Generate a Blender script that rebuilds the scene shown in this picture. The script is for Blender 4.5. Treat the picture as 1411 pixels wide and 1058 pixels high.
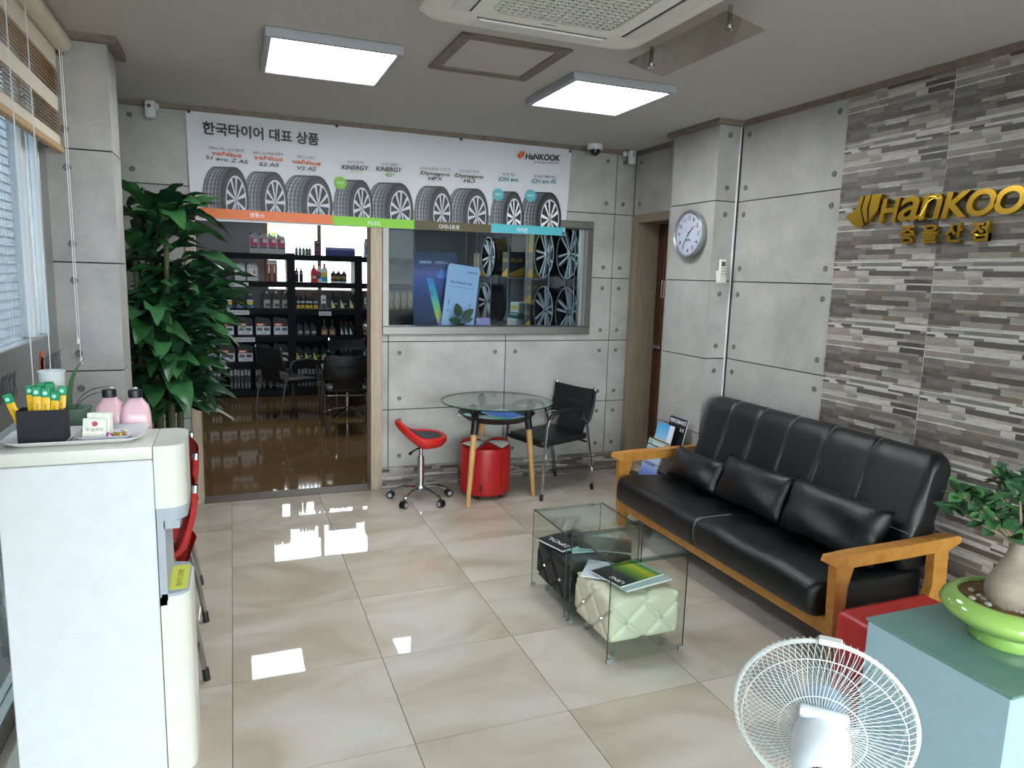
import bpy, bmesh, math, random
from mathutils import Vector, Matrix, Euler
random.seed(7)
sc = bpy.context.scene
for o in list(bpy.data.objects): bpy.data.objects.remove(o)
COL = sc.collection
PI = math.pi

# ------------------------------------------------------------------ camera
FPX, YAW, PITCH, ROLL = 976.19, 0.3770, -0.1512, 0.0288
CAM = Vector((-1.1566, -2.8316, 1.6420))
_F = Vector((math.sin(YAW)*math.cos(PITCH), math.cos(YAW)*math.cos(PITCH), math.sin(PITCH)))
_r = Vector((math.cos(YAW), -math.sin(YAW), 0)); _u = _r.cross(_F)
_R = math.cos(ROLL)*_r + math.sin(ROLL)*_u
_U = -math.sin(ROLL)*_r + math.cos(ROLL)*_u
cd = bpy.data.cameras.new('camera'); cam = bpy.data.objects.new('camera', cd); COL.objects.link(cam)
cd.sensor_width = 36; cd.sensor_fit = 'HORIZONTAL'; cd.lens = FPX/1411*36; cd.clip_start = .02; cd.clip_end = 200
m = Matrix((_R, _U, -_F)).transposed().to_4x4(); m.translation = CAM; cam.matrix_world = m
sc.camera = cam
def _ray(x, y): return _F + (x-705.5)/FPX*_R - (y-529)/FPX*_U
def atX(x, y, v): d = _ray(x, y); return CAM + d*((v-CAM.x)/d.x)
def atY(x, y, v): d = _ray(x, y); return CAM + d*((v-CAM.y)/d.y)
def atZ(x, y, v): d = _ray(x, y); return CAM + d*((v-CAM.z)/d.z)

# ------------------------------------------------------------------ world, light, exposure
w = bpy.data.worlds.new('world'); sc.world = w; w.use_nodes = True
nt = w.node_tree; bg = nt.nodes['Background']
bg.inputs[0].default_value = (1.0, .985, .965, 1); bg.inputs[1].default_value = 7.0
sc.view_settings.view_transform = 'Standard'; sc.view_settings.look = 'None'
sc.view_settings.gamma = 1; sc.view_settings.use_curve_mapping = False
sc.view_settings.exposure = 1.05
sc.cycles.max_bounces = 10; sc.cycles.diffuse_bounces = 5; sc.cycles.glossy_bounces = 5
sc.cycles.transparent_max_bounces = 16; sc.cycles.transmission_bounces = 6
sc.cycles.use_denoising = True; sc.cycles.sample_clamp_indirect = 6; sc.cycles.caustics_reflective = False
sd = bpy.data.lights.new('sun', 'SUN'); sd.energy = 3; sd.angle = .02; sd.color = (1, .95, .86)
sun = bpy.data.objects.new('sun', sd); COL.objects.link(sun); sun.rotation_euler = (math.radians(38), 0, math.radians(118))
def portal(name, loc, rot, sx, sy):
    l = bpy.data.lights.new(name, 'AREA'); l.shape = 'RECTANGLE'; l.size = sx; l.size_y = sy
    l.cycles.is_portal = True
    o = bpy.data.objects.new(name, l); COL.objects.link(o); o.location = loc; o.rotation_euler = rot
XL, XR, XP, YB, YF, ZC = -1.93, 1.9625, 1.7852, 2.4173, -4.4, 2.6707
portal('portal_left', (XL-.06, -1.6, 1.35), (0, -PI/2, 0), 2.5, 5.3)
portal('portal_front', (0, YF-.06, 1.3), (PI/2, 0, 0), 3.7, 2.5)
portal('portal_far', (.045, 7.34, 1.935), (-PI/2, 0, 0), 1.5, 1.12)

# ------------------------------------------------------------------ materials
MATS = {}
def _new(name):
    M = bpy.data.materials.new(name); M.use_nodes = True; MATS[name] = M
    return M, M.node_tree.nodes, M.node_tree.links, M.node_tree.nodes['Principled BSDF']
def C3(c):
    if isinstance(c, str):
        c = c.lstrip('#'); v = [int(c[i:i+2], 16)/255 for i in (0, 2, 4)]
        return tuple(x/12.92 if x <= .04045 else ((x+.055)/1.055)**2.4 for x in v)
    return tuple(c)
def mat(name, col, rough=.5, metal=0, var=0, scale=20, bump=0, bscale=60, spec=.5, stretch=(1, 1, 1), coat=0, emit=0):
    if name in MATS: return MATS[name]
    M, N, L, P = _new(name); c = C3(col)
    P.inputs['Base Color'].default_value = (*c, 1); P.inputs['Roughness'].default_value = rough
    P.inputs['Metallic'].default_value = metal; P.inputs['Specular IOR Level'].default_value = spec
    P.inputs['Coat Weight'].default_value = coat
    if emit:
        P.inputs['Emission Color'].default_value = (*c, 1); P.inputs['Emission Strength'].default_value = emit
    tc = N.new('ShaderNodeTexCoord'); mp = N.new('ShaderNodeMapping'); mp.inputs['Scale'].default_value = stretch
    L.new(tc.outputs['Object'], mp.inputs[0])
    n = N.new('ShaderNodeTexNoise'); n.inputs['Scale'].default_value = scale; n.inputs['Detail'].default_value = 5
    L.new(mp.outputs[0], n.inputs[0])
    v = max(var, .03)
    r = N.new('ShaderNodeValToRGB')
    r.color_ramp.elements[0].position = .3; r.color_ramp.elements[1].position = .7
    r.color_ramp.elements[0].color = (*[x*(1-v) for x in c], 1); r.color_ramp.elements[1].color = (*[min(1, x*(1+v)) for x in c], 1)
    L.new(n.outputs[0], r.inputs[0]); L.new(r.outputs[0], P.inputs['Base Color'])
    if bump:
        b = N.new('ShaderNodeBump'); n2 = N.new('ShaderNodeTexNoise'); n2.inputs['Scale'].default_value = bscale; n2.inputs['Detail'].default_value = 4
        L.new(mp.outputs[0], n2.inputs[0]); L.new(n2.outputs[0], b.inputs['Height']); b.inputs['Strength'].default_value = bump
        b.inputs['Distance'].default_value = .01; L.new(b.outputs[0], P.inputs['Normal'])
    return M
def glass(name, tint=(.9, .95, .93), ior=1.5, rough=0.0, gain=1.0):
    if name in MATS: return MATS[name]
    M, N, L, P = _new(name); N.remove(P); out = N['Material Output']
    t = N.new('ShaderNodeBsdfTransparent'); t.inputs[0].default_value = (*tint, 1)
    g = N.new('ShaderNodeBsdfGlossy'); g.inputs['Roughness'].default_value = rough; g.inputs[0].default_value = (gain, gain, gain, 1)
    f = N.new('ShaderNodeFresnel'); ge = N.new('ShaderNodeNewGeometry'); mr = N.new('ShaderNodeMapRange')
    mr.inputs[3].default_value = ior; mr.inputs[4].default_value = 1/ior; L.new(ge.outputs['Backfacing'], mr.inputs[0]); L.new(mr.outputs[0], f.inputs[0])
    x = N.new('ShaderNodeMixShader'); L.new(f.outputs[0], x.inputs[0]); L.new(t.outputs[0], x.inputs[1]); L.new(g.outputs[0], x.inputs[2])
    L.new(x.outputs[0], out.inputs[0]); return M
def attr_mat(name, rough=.5, grain=0, metal=0, stretch=(1, 1, 1), scale=30, spec=.5, bump=0):
    if name in MATS: return MATS[name]
    M, N, L, P = _new(name); P.inputs['Roughness'].default_value = rough; P.inputs['Metallic'].default_value = metal
    P.inputs['Specular IOR Level'].default_value = spec
    a = N.new('ShaderNodeAttribute'); a.attribute_name = 'Col'
    tc = N.new('ShaderNodeTexCoord'); mp = N.new('ShaderNodeMapping'); mp.inputs['Scale'].default_value = stretch
    L.new(tc.outputs['Object'], mp.inputs[0])
    n = N.new('ShaderNodeTexNoise'); n.inputs['Scale'].default_value = scale; n.inputs['Detail'].default_value = 8; n.inputs['Roughness'].default_value = .7
    L.new(mp.outputs[0], n.inputs[0])
    mr = N.new('ShaderNodeMapRange'); mr.inputs[1].default_value = .25; mr.inputs[2].default_value = .75
    mr.inputs[3].default_value = 1-grain; mr.inputs[4].default_value = 1+grain; L.new(n.outputs[0], mr.inputs[0])
    vm = N.new('ShaderNodeVectorMath'); vm.operation = 'SCALE'; L.new(a.outputs['Color'], vm.inputs[0]); L.new(mr.outputs[0], vm.inputs['Scale'])
    L.new(vm.outputs[0], P.inputs['Base Color'])
    if bump:
        b = N.new('ShaderNodeBump'); b.inputs['Strength'].default_value = bump; b.inputs['Distance'].default_value = .004
        L.new(n.outputs[0], b.inputs['Height']); L.new(b.outputs[0], P.inputs['Normal'])
    return M
def concrete():
    M, N, L, P = _new('concrete'); P.inputs['Roughness'].default_value = .55
    tc = N.new('ShaderNodeTexCoord'); oi = N.new('ShaderNodeObjectInfo')
    va = N.new('ShaderNodeVectorMath'); L.new(tc.outputs['Object'], va.inputs[0]); L.new(oi.outputs['Random'], va.inputs[1])
    n1 = N.new('ShaderNodeTexNoise'); n1.inputs['Scale'].default_value = 3.5; n1.inputs['Detail'].default_value = 9; n1.inputs['Roughness'].default_value = .62
    n2 = N.new('ShaderNodeTexNoise'); n2.inputs['Scale'].default_value = 60; n2.inputs['Detail'].default_value = 4
    L.new(va.outputs[0], n1.inputs[0]); L.new(va.outputs[0], n2.inputs[0])
    mx = N.new('ShaderNodeMath'); mx.operation = 'MULTIPLY_ADD'; mx.inputs[1].default_value = .22; L.new(n2.outputs[0], mx.inputs[0]); L.new(n1.outputs[0], mx.inputs[2])
    r = N.new('ShaderNodeValToRGB'); e = r.color_ramp.elements
    e[0].position = .35; e[0].color = (.295, .283, .268, 1); e[1].position = .85; e[1].color = (.465, .45, .43, 1)
    L.new(mx.outputs[0], r.inputs[0]); L.new(r.outputs[0], P.inputs['Base Color'])
    b = N.new('ShaderNodeBump'); b.inputs['Strength'].default_value = .12; b.inputs['Distance'].default_value = .004
    L.new(mx.outputs[0], b.inputs['Height']); L.new(b.outputs[0], P.inputs['Normal']); return M
def marble():
    M, N, L, P = _new('marble'); P.inputs['Roughness'].default_value = .02; P.inputs['Specular IOR Level'].default_value = .55
    geo = N.new('ShaderNodeNewGeometry'); oi = N.new('ShaderNodeObjectInfo')
    mu = N.new('ShaderNodeMath'); mu.operation = 'MULTIPLY'; mu.inputs[1].default_value = 37; L.new(oi.outputs['Random'], mu.inputs[0])
    va = N.new('ShaderNodeVectorMath'); L.new(geo.outputs['Position'], va.inputs[0]); L.new(mu.outputs[0], va.inputs[1])
    mp = N.new('ShaderNodeMapping'); mp.inputs['Scale'].default_value = (1.0, 1.5, 1); mp.inputs['Rotation'].default_value = (0, 0, .35); L.new(va.outputs[0], mp.inputs[0])
    n1 = N.new('ShaderNodeTexNoise'); n1.inputs['Scale'].default_value = 1.7; n1.inputs['Detail'].default_value = 7; n1.inputs['Distortion'].default_value = .9
    L.new(mp.outputs[0], n1.inputs[0])
    r = N.new('ShaderNodeValToRGB'); cr = r.color_ramp
    cr.elements[0].position = .3; cr.elements[0].color = (.40, .335, .265, 1)
    cr.elements[1].position = .72; cr.elements[1].color = (.56, .52, .465, 1)
    q = cr.elements.new(.5); q.color = (.49, .435, .36, 1)
    L.new(n1.outputs[0], r.inputs[0]); L.new(r.outputs[0], P.inputs['Base Color'])
    n3 = N.new('ShaderNodeTexNoise'); n3.inputs['Scale'].default_value = 5; L.new(geo.outputs['Position'], n3.inputs[0])
    b = N.new('ShaderNodeBump'); b.inputs['Strength'].default_value = .012; b.inputs['Distance'].default_value = .01; L.new(n3.outputs[0], b.inputs['Height']); L.new(b.outputs[0], P.inputs['Normal'])
    return M
def wood(name, c1, c2, rough=.4, scale=(6, 1, 6)):
    if name in MATS: return MATS[name]
    M, N, L, P = _new(name); P.inputs['Roughness'].default_value = rough
    tc = N.new('ShaderNodeTexCoord'); mp = N.new('ShaderNodeMapping'); mp.inputs['Scale'].default_value = scale; L.new(tc.outputs['Object'], mp.inputs[0])
    n = N.new('ShaderNodeTexNoise'); n.inputs['Scale'].default_value = 6; n.inputs['Detail'].default_value = 6; n.inputs['Distortion'].default_value = .6; L.new(mp.outputs[0], n.inputs[0])
    r = N.new('ShaderNodeValToRGB'); r.color_ramp.elements[0].position = .3; r.color_ramp.elements[1].position = .72
    r.color_ramp.elements[0].color = (*C3(c1), 1); r.color_ramp.elements[1].color = (*C3(c2), 1)
    L.new(n.outputs[0], r.inputs[0]); L.new(r.outputs[0], P.inputs['Base Color']); return M
CONC = concrete(); MARB = marble()
mCeil = mat('ceiling_paper', '#bab8b3', .9, var=.05, scale=90, bump=.1, bscale=180)
mTrim = wood('trim_wood', '#6a5c50', '#84766a', .5, (3, 3, 3))
mJoint = mat('joint_dark', '#2f2e2c', .8)
mGrout = mat('floor_grout', '#5d5343', .8)
mWGrout = mat('tile_grout', '#d9d6d0', .7)
mBolt = mat('bolt_grey', '#6b6a67', .6, var=.15, scale=60)
mSteel = mat('brushed_steel', '#83817e', .42, .9, var=.06, scale=40, stretch=(1, 1, 20))
mChrome = mat('chrome', '#b4b5b6', .1, 1)
mAlu = mat('aluminium', '#a9acac', .35, .9)
mLeather = mat('black_leather', '#0b0e11', .30, var=.08, scale=30, bump=.25, bscale=220, spec=.55)
mBlack = mat('black_plastic', '#131416', .42)
mBlackMat = mat('black_fabric', '#101216', .8, bump=.1, bscale=300)
mRed = mat('red_vinyl', '#b3191b', .35, var=.06, scale=12, bump=.1, bscale=150)
mRedFab = mat('red_fabric', '#b0221c', .6, var=.08, scale=20, bump=.2, bscale=250)
mWhiteV = mat('white_vinyl', '#d5d5c8', .4)
mCream = mat('cream_vinyl', '#cfcbb4', .38, var=.04, scale=10, bump=.12, bscale=160)
mOak = wood('oak', '#b67a34', '#cd9448', .35, (3, 3, 3))
mBeech = wood('beech', '#c09257', '#d6ab70', .45, (8, 8, 1.2))
mWhitePl = mat('white_plastic', '#d3d5d8', .35)
mCreamPl = mat('cream_plastic', '#d6d6cb', .35)
mGreyPl = mat('grey_plastic', '#a2a8b0', .4)
mDkGrey = mat('dark_grey', '#3b3b3d', .5)
mWhite = mat('white_paint', '#e4e4e2', .6)
mAC = mat('ac_plastic', '#e9e7de', .45)
mGold = mat('gold_metal', '#cfa63f', .22, 1, var=.1, scale=8)
mGlassPane = glass('window_glass', (.88, .94, .97))
mGlassInt = glass('interior_glass', (.84, .91, .96), ior=1.15)
mGlassTab = glass('table_glass', (.925, .965, .945))
mGlassEdge = mat('glass_edge', '#16362f', .1)
mFrostG = glass('green_glass', (.45, .62, .52))
mPrintW = mat('banner_white', '#d0d2d9', .55, var=.02, scale=3)
mPaper = mat('paper', '#dfe3ea', .7)
ATT = attr_mat('painted_print', .5)
ATTG = attr_mat('glossy_print', .3)
STRIP = attr_mat('strip_stone', .5, grain=.35, stretch=(1, 1, 6), scale=14, bump=.25)

# ------------------------------------------------------------------ mesh builder
class MB:
    def __init__(s): s.v = []; s.f = []; s.m = []; s.c = []; s.X = None; s.usec = False
    def add(s, vs, fs, mi=0, col=None):
        b = len(s.v)
        s.v += [tuple(s.X @ Vector(p)) if s.X else tuple(p) for p in vs]
        s.f += [[b+i for i in f] for f in fs]; s.m += [mi]*len(fs)
        if col is not None: s.usec = True; col = C3(col)
        s.c += [col or (.5, .5, .5)]*len(fs); return s
    def box(s, x0, x1, y0, y1, z0, z1, mi=0, col=None):
        v = [(x0, y0, z0), (x1, y0, z0), (x1, y1, z0), (x0, y1, z0), (x0, y0, z1), (x1, y0, z1), (x1, y1, z1), (x0, y1, z1)]
        return s.add(v, [(0, 3, 2, 1), (4, 5, 6, 7), (0, 1, 5, 4), (1, 2, 6, 5), (2, 3, 7, 6), (3, 0, 4, 7)], mi, col)
    def rbox(s, x0, x1, y0, y1, z0, z1, r=.01, seg=2, mi=0, col=None):
        bm = bmesh.new(); bmesh.ops.create_cube(bm, size=1)
        for v in bm.verts: v.co = Vector(((x0+x1)/2+v.co.x*(x1-x0), (y0+y1)/2+v.co.y*(y1-y0), (z0+z1)/2+v.co.z*(z1-z0)))
        bmesh.ops.bevel(bm, geom=bm.edges[:], offset=min(r, .49*min(x1-x0, y1-y0, z1-z0)), segments=seg, profile=.5, affect='EDGES')
        return s.bm(bm, mi, col)
    def bm(s, bm, mi=0, col=None):
        bm.verts.index_update(); s.add([v.co[:] for v in bm.verts], [[v.index for v in f.verts] for f in bm.faces], mi, col); bm.free(); return s
    def tube(s, pts, r, n=8, mi=0, closed=False, caps=True, col=None):
        pts = [Vector(p) for p in pts]; k = len(pts); rs = r if isinstance(r, (list, tuple)) else [r]*k
        vs = []; up = None
        for i in range(k):
            a = pts[(i-1) % k] if (closed or i > 0) else pts[i]; b = pts[(i+1) % k] if (closed or i < k-1) else pts[i]
            t = (b-a).normalized()
            if up is None: up = t.orthogonal().normalized()
            else: up = (up - t*up.dot(t)).normalized()
            sd_ = t.cross(up)
            for j in range(n):
                a_ = 2*PI*j/n; vs.append(pts[i] + (up*math.cos(a_)+sd_*math.sin(a_))*rs[i])
        fs = []
        for i in range(k if closed else k-1):
            i2 = (i+1) % k
            for j in range(n): fs.append((i*n+j, i*n+(j+1) % n, i2*n+(j+1) % n, i2*n+j))
        if caps and not closed: fs += [tuple(range(n-1, -1, -1)), tuple((k-1)*n+j for j in range(n))]
        return s.add(vs, fs, mi, col)
    def cyl(s, p0, p1, r0, r1=None, n=16, mi=0, col=None): return s.tube([p0, p1], [r0, r0 if r1 is None else r1], n, mi, col=col)
    def lathe(s, prof, c=(0, 0, 0), n=24, mi=0, axis='z', col=None, caps=True):
        vs = []; k = len(prof)
        for (r, z) in prof:
            for j in range(n):
                a = 2*PI*j/n; x, y = r*math.cos(a), r*math.sin(a)
                p = {'z': (x, y, z), 'y': (x, z, y), 'x': (z, x, y)}[axis]
                vs.append((c[0]+p[0], c[1]+p[1], c[2]+p[2]))
        fs = [(i*n+j, i*n+(j+1) % n, (i+1)*n+(j+1) % n, (i+1)*n+j) for i in range(k-1) for j in range(n)]
        if caps and prof[0][0] > 1e-4: fs.append(tuple(range(n-1, -1, -1)))
        if caps and prof[-1][0] > 1e-4: fs.append(tuple((k-1)*n+j for j in range(n)))
        return s.add(vs, fs, mi, col)
    def prism(s, poly, fn, d0, d1, mi=0, col=None):   # poly: (u,v) list; fn(u,v,d)->xyz
        n = len(poly); vs = [fn(u, v, d0) for u, v in poly] + [fn(u, v, d1) for u, v in poly]
        fs = [tuple(range(n-1, -1, -1)), tuple(range(n, 2*n))] + [(i, (i+1) % n, n+(i+1) % n, n+i) for i in range(n)]
        return s.add(vs, fs, mi, col)
    def poly(s, pts, mi=0, col=None): return s.add(pts, [tuple(range(len(pts)))], mi, col)
    def grid(s, P, closed_u=False, closed_v=False, mi=0, col=None):
        nu, nv = len(P), len(P[0]); vs = [p for r in P for p in r]; fs = []
        for i in range(nu if closed_u else nu-1):
            for j in range(nv if closed_v else nv-1):
                i2, j2 = (i+1) % nu, (j+1) % nv; fs.append((i*nv+j, i2*nv+j, i2*nv+j2, i*nv+j2))
        return s.add(vs, fs, mi, col)
    def mesh(s, name, mats, ang=35):
        me = bpy.data.meshes.new(name); me.from_pydata([tuple(v) for v in s.v], [], s.f)
        for M in (mats if isinstance(mats, (list, tuple)) else [mats]): me.materials.append(M)
        me.polygons.foreach_set('material_index', s.m)
        if s.usec:
            a = me.color_attributes.new('Col', 'FLOAT_COLOR', 'CORNER'); buf = []
            for f, c in zip(s.f, s.c): buf += [*c, 1.0]*len(f)
            a.data.foreach_set('color', buf)
        bm = bmesh.new(); bm.from_mesh(me); bmesh.ops.recalc_face_normals(bm, faces=bm.faces[:]); bm.to_mesh(me); bm.free()
        if ang:
            me.polygons.foreach_set('use_smooth', [True]*len(me.polygons)); me.set_sharp_from_angle(angle=math.radians(ang))
        me.update(); return me
    def build(s, name, mats, parent=None, loc=None, rot=None, ang=35):
        return link(name, s.mesh(name, mats, ang), parent, loc, rot)
def link(name, me, parent=None, loc=None, rot=None, scale=None):
    o = bpy.data.objects.new(name, me); COL.objects.link(o)
    if parent: o.parent = parent
    if loc: o.location = loc
    if rot: o.rotation_euler = rot
    if scale: o.scale = scale
    return o
def tag(o, label=None, cat=None, group=None, kind=None):
    if label: o['label'] = label
    if cat: o['category'] = cat
    if group: o['group'] = group
    if kind: o['kind'] = kind
    return o
def thing(name, label, cat, loc=(0, 0, 0), rz=0, group=None):
    o = bpy.data.objects.new(name, None); COL.objects.link(o); o.location = loc; o.rotation_euler = (0, 0, rz); o.empty_display_size = .05
    return tag(o, label, cat, group)
def struct(name, mb, mats, ang=35): return tag(mb.build(name, mats, ang=ang), kind='structure')
def copy_tree(o, parent=None):
    c = o.copy(); COL.objects.link(c); c.parent = parent
    for ch in list(o.children): copy_tree(ch, c)
    return c
ORD = ['leftmost', 'second from left', 'third from left', 'fourth from left', 'fifth from left', 'sixth from left', 'seventh from left', 'eighth from left', 'ninth from left', 'tenth from left']
def ordw(i, n): return 'rightmost' if i == n-1 and n > 1 else ORD[i] if i < 10 else None

# text -> flat polygons, normalised so that x runs 0..1 over its width and y 0..1 over cap height
_TX = {}
def text2d(body, bold=0.0, shear=0.0, res=3):
    k = (body, bold, shear, res)
    if k in _TX: return _TX[k]
    c = bpy.data.curves.new('t', 'FONT'); c.body = body; c.offset = bold; c.shear = shear; c.resolution_u = res; c.fill_mode = 'FRONT'
    o = bpy.data.objects.new('t', c); me = o.to_mesh()
    vs = [tuple(v.co) for v in me.vertices]; fs = [tuple(p.vertices) for p in me.polygons]
    o.to_mesh_clear(); bpy.data.objects.remove(o); bpy.data.curves.remove(c)
    x0 = min(v[0] for v in vs); x1 = max(v[0] for v in vs); y0 = min(v[1] for v in vs); y1 = max(v[1] for v in vs)
    _TX[k] = ([((v[0]-x0)/(x1-x0), (v[1]-y0)/(y1-y0)) for v in vs], fs, (x1-x0)/(y1-y0)); return _TX[k]
def put_text(mb, body, fn, mi=0, col=None, bold=0.0, shear=0.0, depth=None, res=3):
    """fn(u,v)->xyz for u,v in 0..1; depth = offset vector for raised letters"""
    vs, fs, _ = text2d(body, bold, shear, res)
    P = [Vector(fn(u, v)) for u, v in vs]
    if depth is None: mb.add(P, fs, mi, col); return
    d = Vector(depth); n = len(P); cnt = {}
    for f in fs:
        for a, b in zip(f, f[1:]+f[:1]): cnt[(a, b)] = 1
    side = [(a, b, b+n, a+n) for (a, b) in cnt if (b, a) not in cnt]
    mb.add(P+[p+d for p in P], [tuple(i+n for i in f) for f in fs]+side, mi, col)
def fit(p0, p1, up):   # map u along p0->p1, v along vector up
    p0, p1, up = Vector(p0), Vector(p1), Vector(up); return lambda u, v: p0+(p1-p0)*u+up*v
def arc(cx, cy, r, a0, a1, n): return [(cx+r*math.cos(a0+(a1-a0)*i/n), cy+r*math.sin(a0+(a1-a0)*i/n)) for i in range(n+1)]
def smoothpath(pts, n=6):
    pts = [Vector(p) for p in pts]; out = []
    for i in range(len(pts)-1):
        p0 = pts[max(i-1, 0)]; p1 = pts[i]; p2 = pts[i+1]; p3 = pts[min(i+2, len(pts)-1)]
        for k in range(n):
            t = k/n; out.append(.5*((2*p1)+(p2-p0)*t+(2*p0-5*p1+4*p2-p3)*t*t+(3*p1-p0-3*p2+p3)*t**3))
    return out+[pts[-1]]
# ------------------------------------------------------------------ structure
def cut(rect, holes):
    a0, a1, z0, z1 = rect; As = sorted({a0, a1, *[h for H in holes for h in H[:2] if a0 < h < a1]}); Zs = sorted({z0, z1, *[h for H in holes for h in H[2:] if z0 < h < z1]})
    out = []
    for z, zz in zip(Zs, Zs[1:]):
        run = None
        for a, aa in zip(As, As[1:]):
            ca, cz = (a+aa)/2, (z+zz)/2; solid = not any(h[0] < ca < h[1] and h[2] < cz < h[3] for h in holes)
            if solid: run = [run[0], aa] if run else [a, aa]
            if (not solid or aa == As[-1]) and run: out.append((run[0], run[1], z, zz)); run = None
    return out
def rects(mb, rs, fn, d0, d1, mi=0):
    for a0, a1, z0, z1 in rs: mb.prism([(a0, z0), (a1, z0), (a1, z1), (a0, z1)], fn, d0, d1, mi)
JZ = [.165, .6128, 1.1302, 1.6475, 2.1649, ZC-.004]
BOLT = MB().lathe([(.0, .001), (.0115, .0015), (.0135, .0045), (.0155, .004), (.0175, -.001)], n=12).mesh('bolt', mBolt)
def panels(parent, fn, As, Zs, holes, bolt_rot, bolt_cols=None, skip_bolts=False, g=.0035, name='concrete_panel'):
    """cells between As (positions along the wall) and Zs, each its own panel with plugs near its corners"""
    for i, (a0, a1) in enumerate(zip(As, As[1:])):
        for z0, z1 in zip(Zs, Zs[1:]):
            rs = cut((a0+g, a1-g, z0+g, z1-g), holes)
            if not rs: continue
            mb = MB(); rects(mb, rs, fn, -.009, 0); p = mb.build(name, CONC, parent, ang=None)
            if skip_bolts: continue
            cols = (bolt_cols or {}).get(i, (a0+.085, a1-.085) if a1-a0 > .3 else ((a0+a1)/2,))
            for a in cols:
                for z in (z0+.085, z1-.085):
                    if z < z0 or z > z1 or not any(r[0]+.015 < a < r[1]-.015 and r[2]+.015 < z < r[3]-.015 for r in rs): continue
                    link('bolt', BOLT, p, fn(a, z, .0005), bolt_rot)
# floor with single tiles
FL = struct('floor', MB().box(XL-.1, XR+.1, YF, YB+.13, -.12, -.003), mGrout)
_tm = {}
for i in range(-4, 4):
    for j in range(-8, 5):
        x0, x1 = max(i*.6, XL), min(i*.6+.6, XR); y0, y1 = max(j*.6, YF), min(j*.6+.6, YB)
        if x1-x0 < .01 or y1-y0 < .01: continue
        k = (round(x1-x0, 3), round(y1-y0, 3))
        if k not in _tm:
            b = MB(); e = .0016
            b.box(e, k[0]-e, e, k[1]-e, -.008, 0); _tm[k] = b.mesh('floor_tile', MARB, None)
        link('tile', _tm[k], FL, (x0, y0, 0))
# strip-stone tiles
PAL = ['#a39d94', '#8d867d', '#7b746c', '#6a635b', '#5a534c', '#4c4641', '#8a8077', '#959089', '#b3aea6', '#75685c', '#6f6a66']
def strip_mesh(wd, z0, z1, seed=3, name='stone_tile', H=.3095):
    rnd = random.Random(seed); rows = []; z = 0
    while z < H-.006:
        h = rnd.choice((.008, .011, .015, .02, .026)); h = min(h, H-z)
        if H-z-h < .006: h = H-z
        rows.append((z, z+h)); z += h
    b = MB()
    for r0, r1 in rows:
        u = -rnd.random()*.1; last = None
        while u < wd:
            l = rnd.uniform(.06, .27); c = rnd.choice(PAL)
            while c == last: c = rnd.choice(PAL)
            last = c
            if r1-r0 < .012 and rnd.random() < .4: c = '#b9b5ae'
            k = rnd.uniform(.88, 1.1); cc = tuple(x*k for x in C3(c)); d = rnd.uniform(.0008, .0042)
            a, e = max(u, 0), min(u+l, wd); q0, q1 = max(r0, z0), min(r1, z1)
            if e-a > .004 and q1-q0 > .002: b.box(a, e, -.004-d, .004, q0-z0, q1-z0, 0, cc)
            u += l
    return b.mesh(name, STRIP, None)
# back wall : opening -1.455..-.13 (with frame), interior window
OP0, OP1, OPZ = -1.44, -.13, 2.12
WI = (-.13, 1.59, 1.184, 2.093)
holesB = [(OP0, OP1, -1, OPZ), WI]
fnB = lambda a, z, d: (a, YB-d, z)
mb = MB(); rects(mb, cut((XL-.1, XR+.25, -.1, ZC+.05), holesB), fnB, -.02, -.0085)
WB = struct('wall_back', mb, mJoint, None)
mb = MB(); rects(mb, cut((XL-.1, XR+.25, -.1, ZC+.05), holesB), fnB, -.13, -.0205)
o = mb.build('wall_core', mat('inner_wall', '#8d8e8c', .8, var=.1, scale=150), WB, ang=None)
panels(WB, fnB, [XL, -1.019, -.0815, .8560, 1.7868, XR], JZ, holesB, (PI/2, 0, 0), {0: (XL+.2,), 1: (-.9,), 2: (-.0815+.085, .771), 4: (1.858,)})
for i, u in enumerate([-1.95, -.13, .48, 1.09, 1.7]):
    u1 = [-1.44, .48, 1.09, 1.7, XR][i]
    link('stone_tile', strip_mesh(u1-u-.003, .09, .252, 3+i), WB, (u, YB-.004, .002))
mb = MB(); rects(mb, [(XL, OP0, 0, .165), (OP1, XR, 0, .165)], fnB, -.0084, -.002); mb.build('skirting_grout', mWGrout, WB, ang=None)
# right wall with door hole
DO = (1.66, 2.405, 0, 2.165)
fnR = lambda a, z, d: (XR-d, a, z)
mb = MB(); rects(mb, cut((YF-.1, YB+.02, -.1, ZC+.05), [(DO[0], DO[1], -1, DO[3])]), fnR, -.22, -.0085)
WR = struct('wall_right', mb, mJoint, None)
panels(WR, fnR, [.2313, 1.1026], [.0]+JZ[1:], [], (0, -PI/2, 0), {0: (.295, 1.03)})
panels(WR, fnR, [DO[0], YB-.003], [2.165, ZC-.004], [], (0, -PI/2, 0), {0: (2.33,)})
mb = MB(); rects(mb, [(YF, .2313, 0, ZC)], fnR, -.0084, .0052); mb.build('tile_grout', mWGrout, WR, ang=None)
zs = [0]+[.2205+.3095*k for k in range(8)]+[ZC]
sm = {}
y1 = .2300; ky = 0
while y1 > YF:
    for z0, z1 in zip(zs, zs[1:]):
        zz0, zz1 = (.089, .3085) if z0 == 0 else (0, min(z1-z0-.0015, .3055))
        k = (round(zz0, 3), round(zz1, 3))
        if k not in sm: sm[k] = strip_mesh(.6085, zz0, zz1, 3)
        link('stone_tile', sm[k], WR, (XR-.001, y1, z0), (0, 0, -PI/2))
    y1 -= .6133
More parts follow.
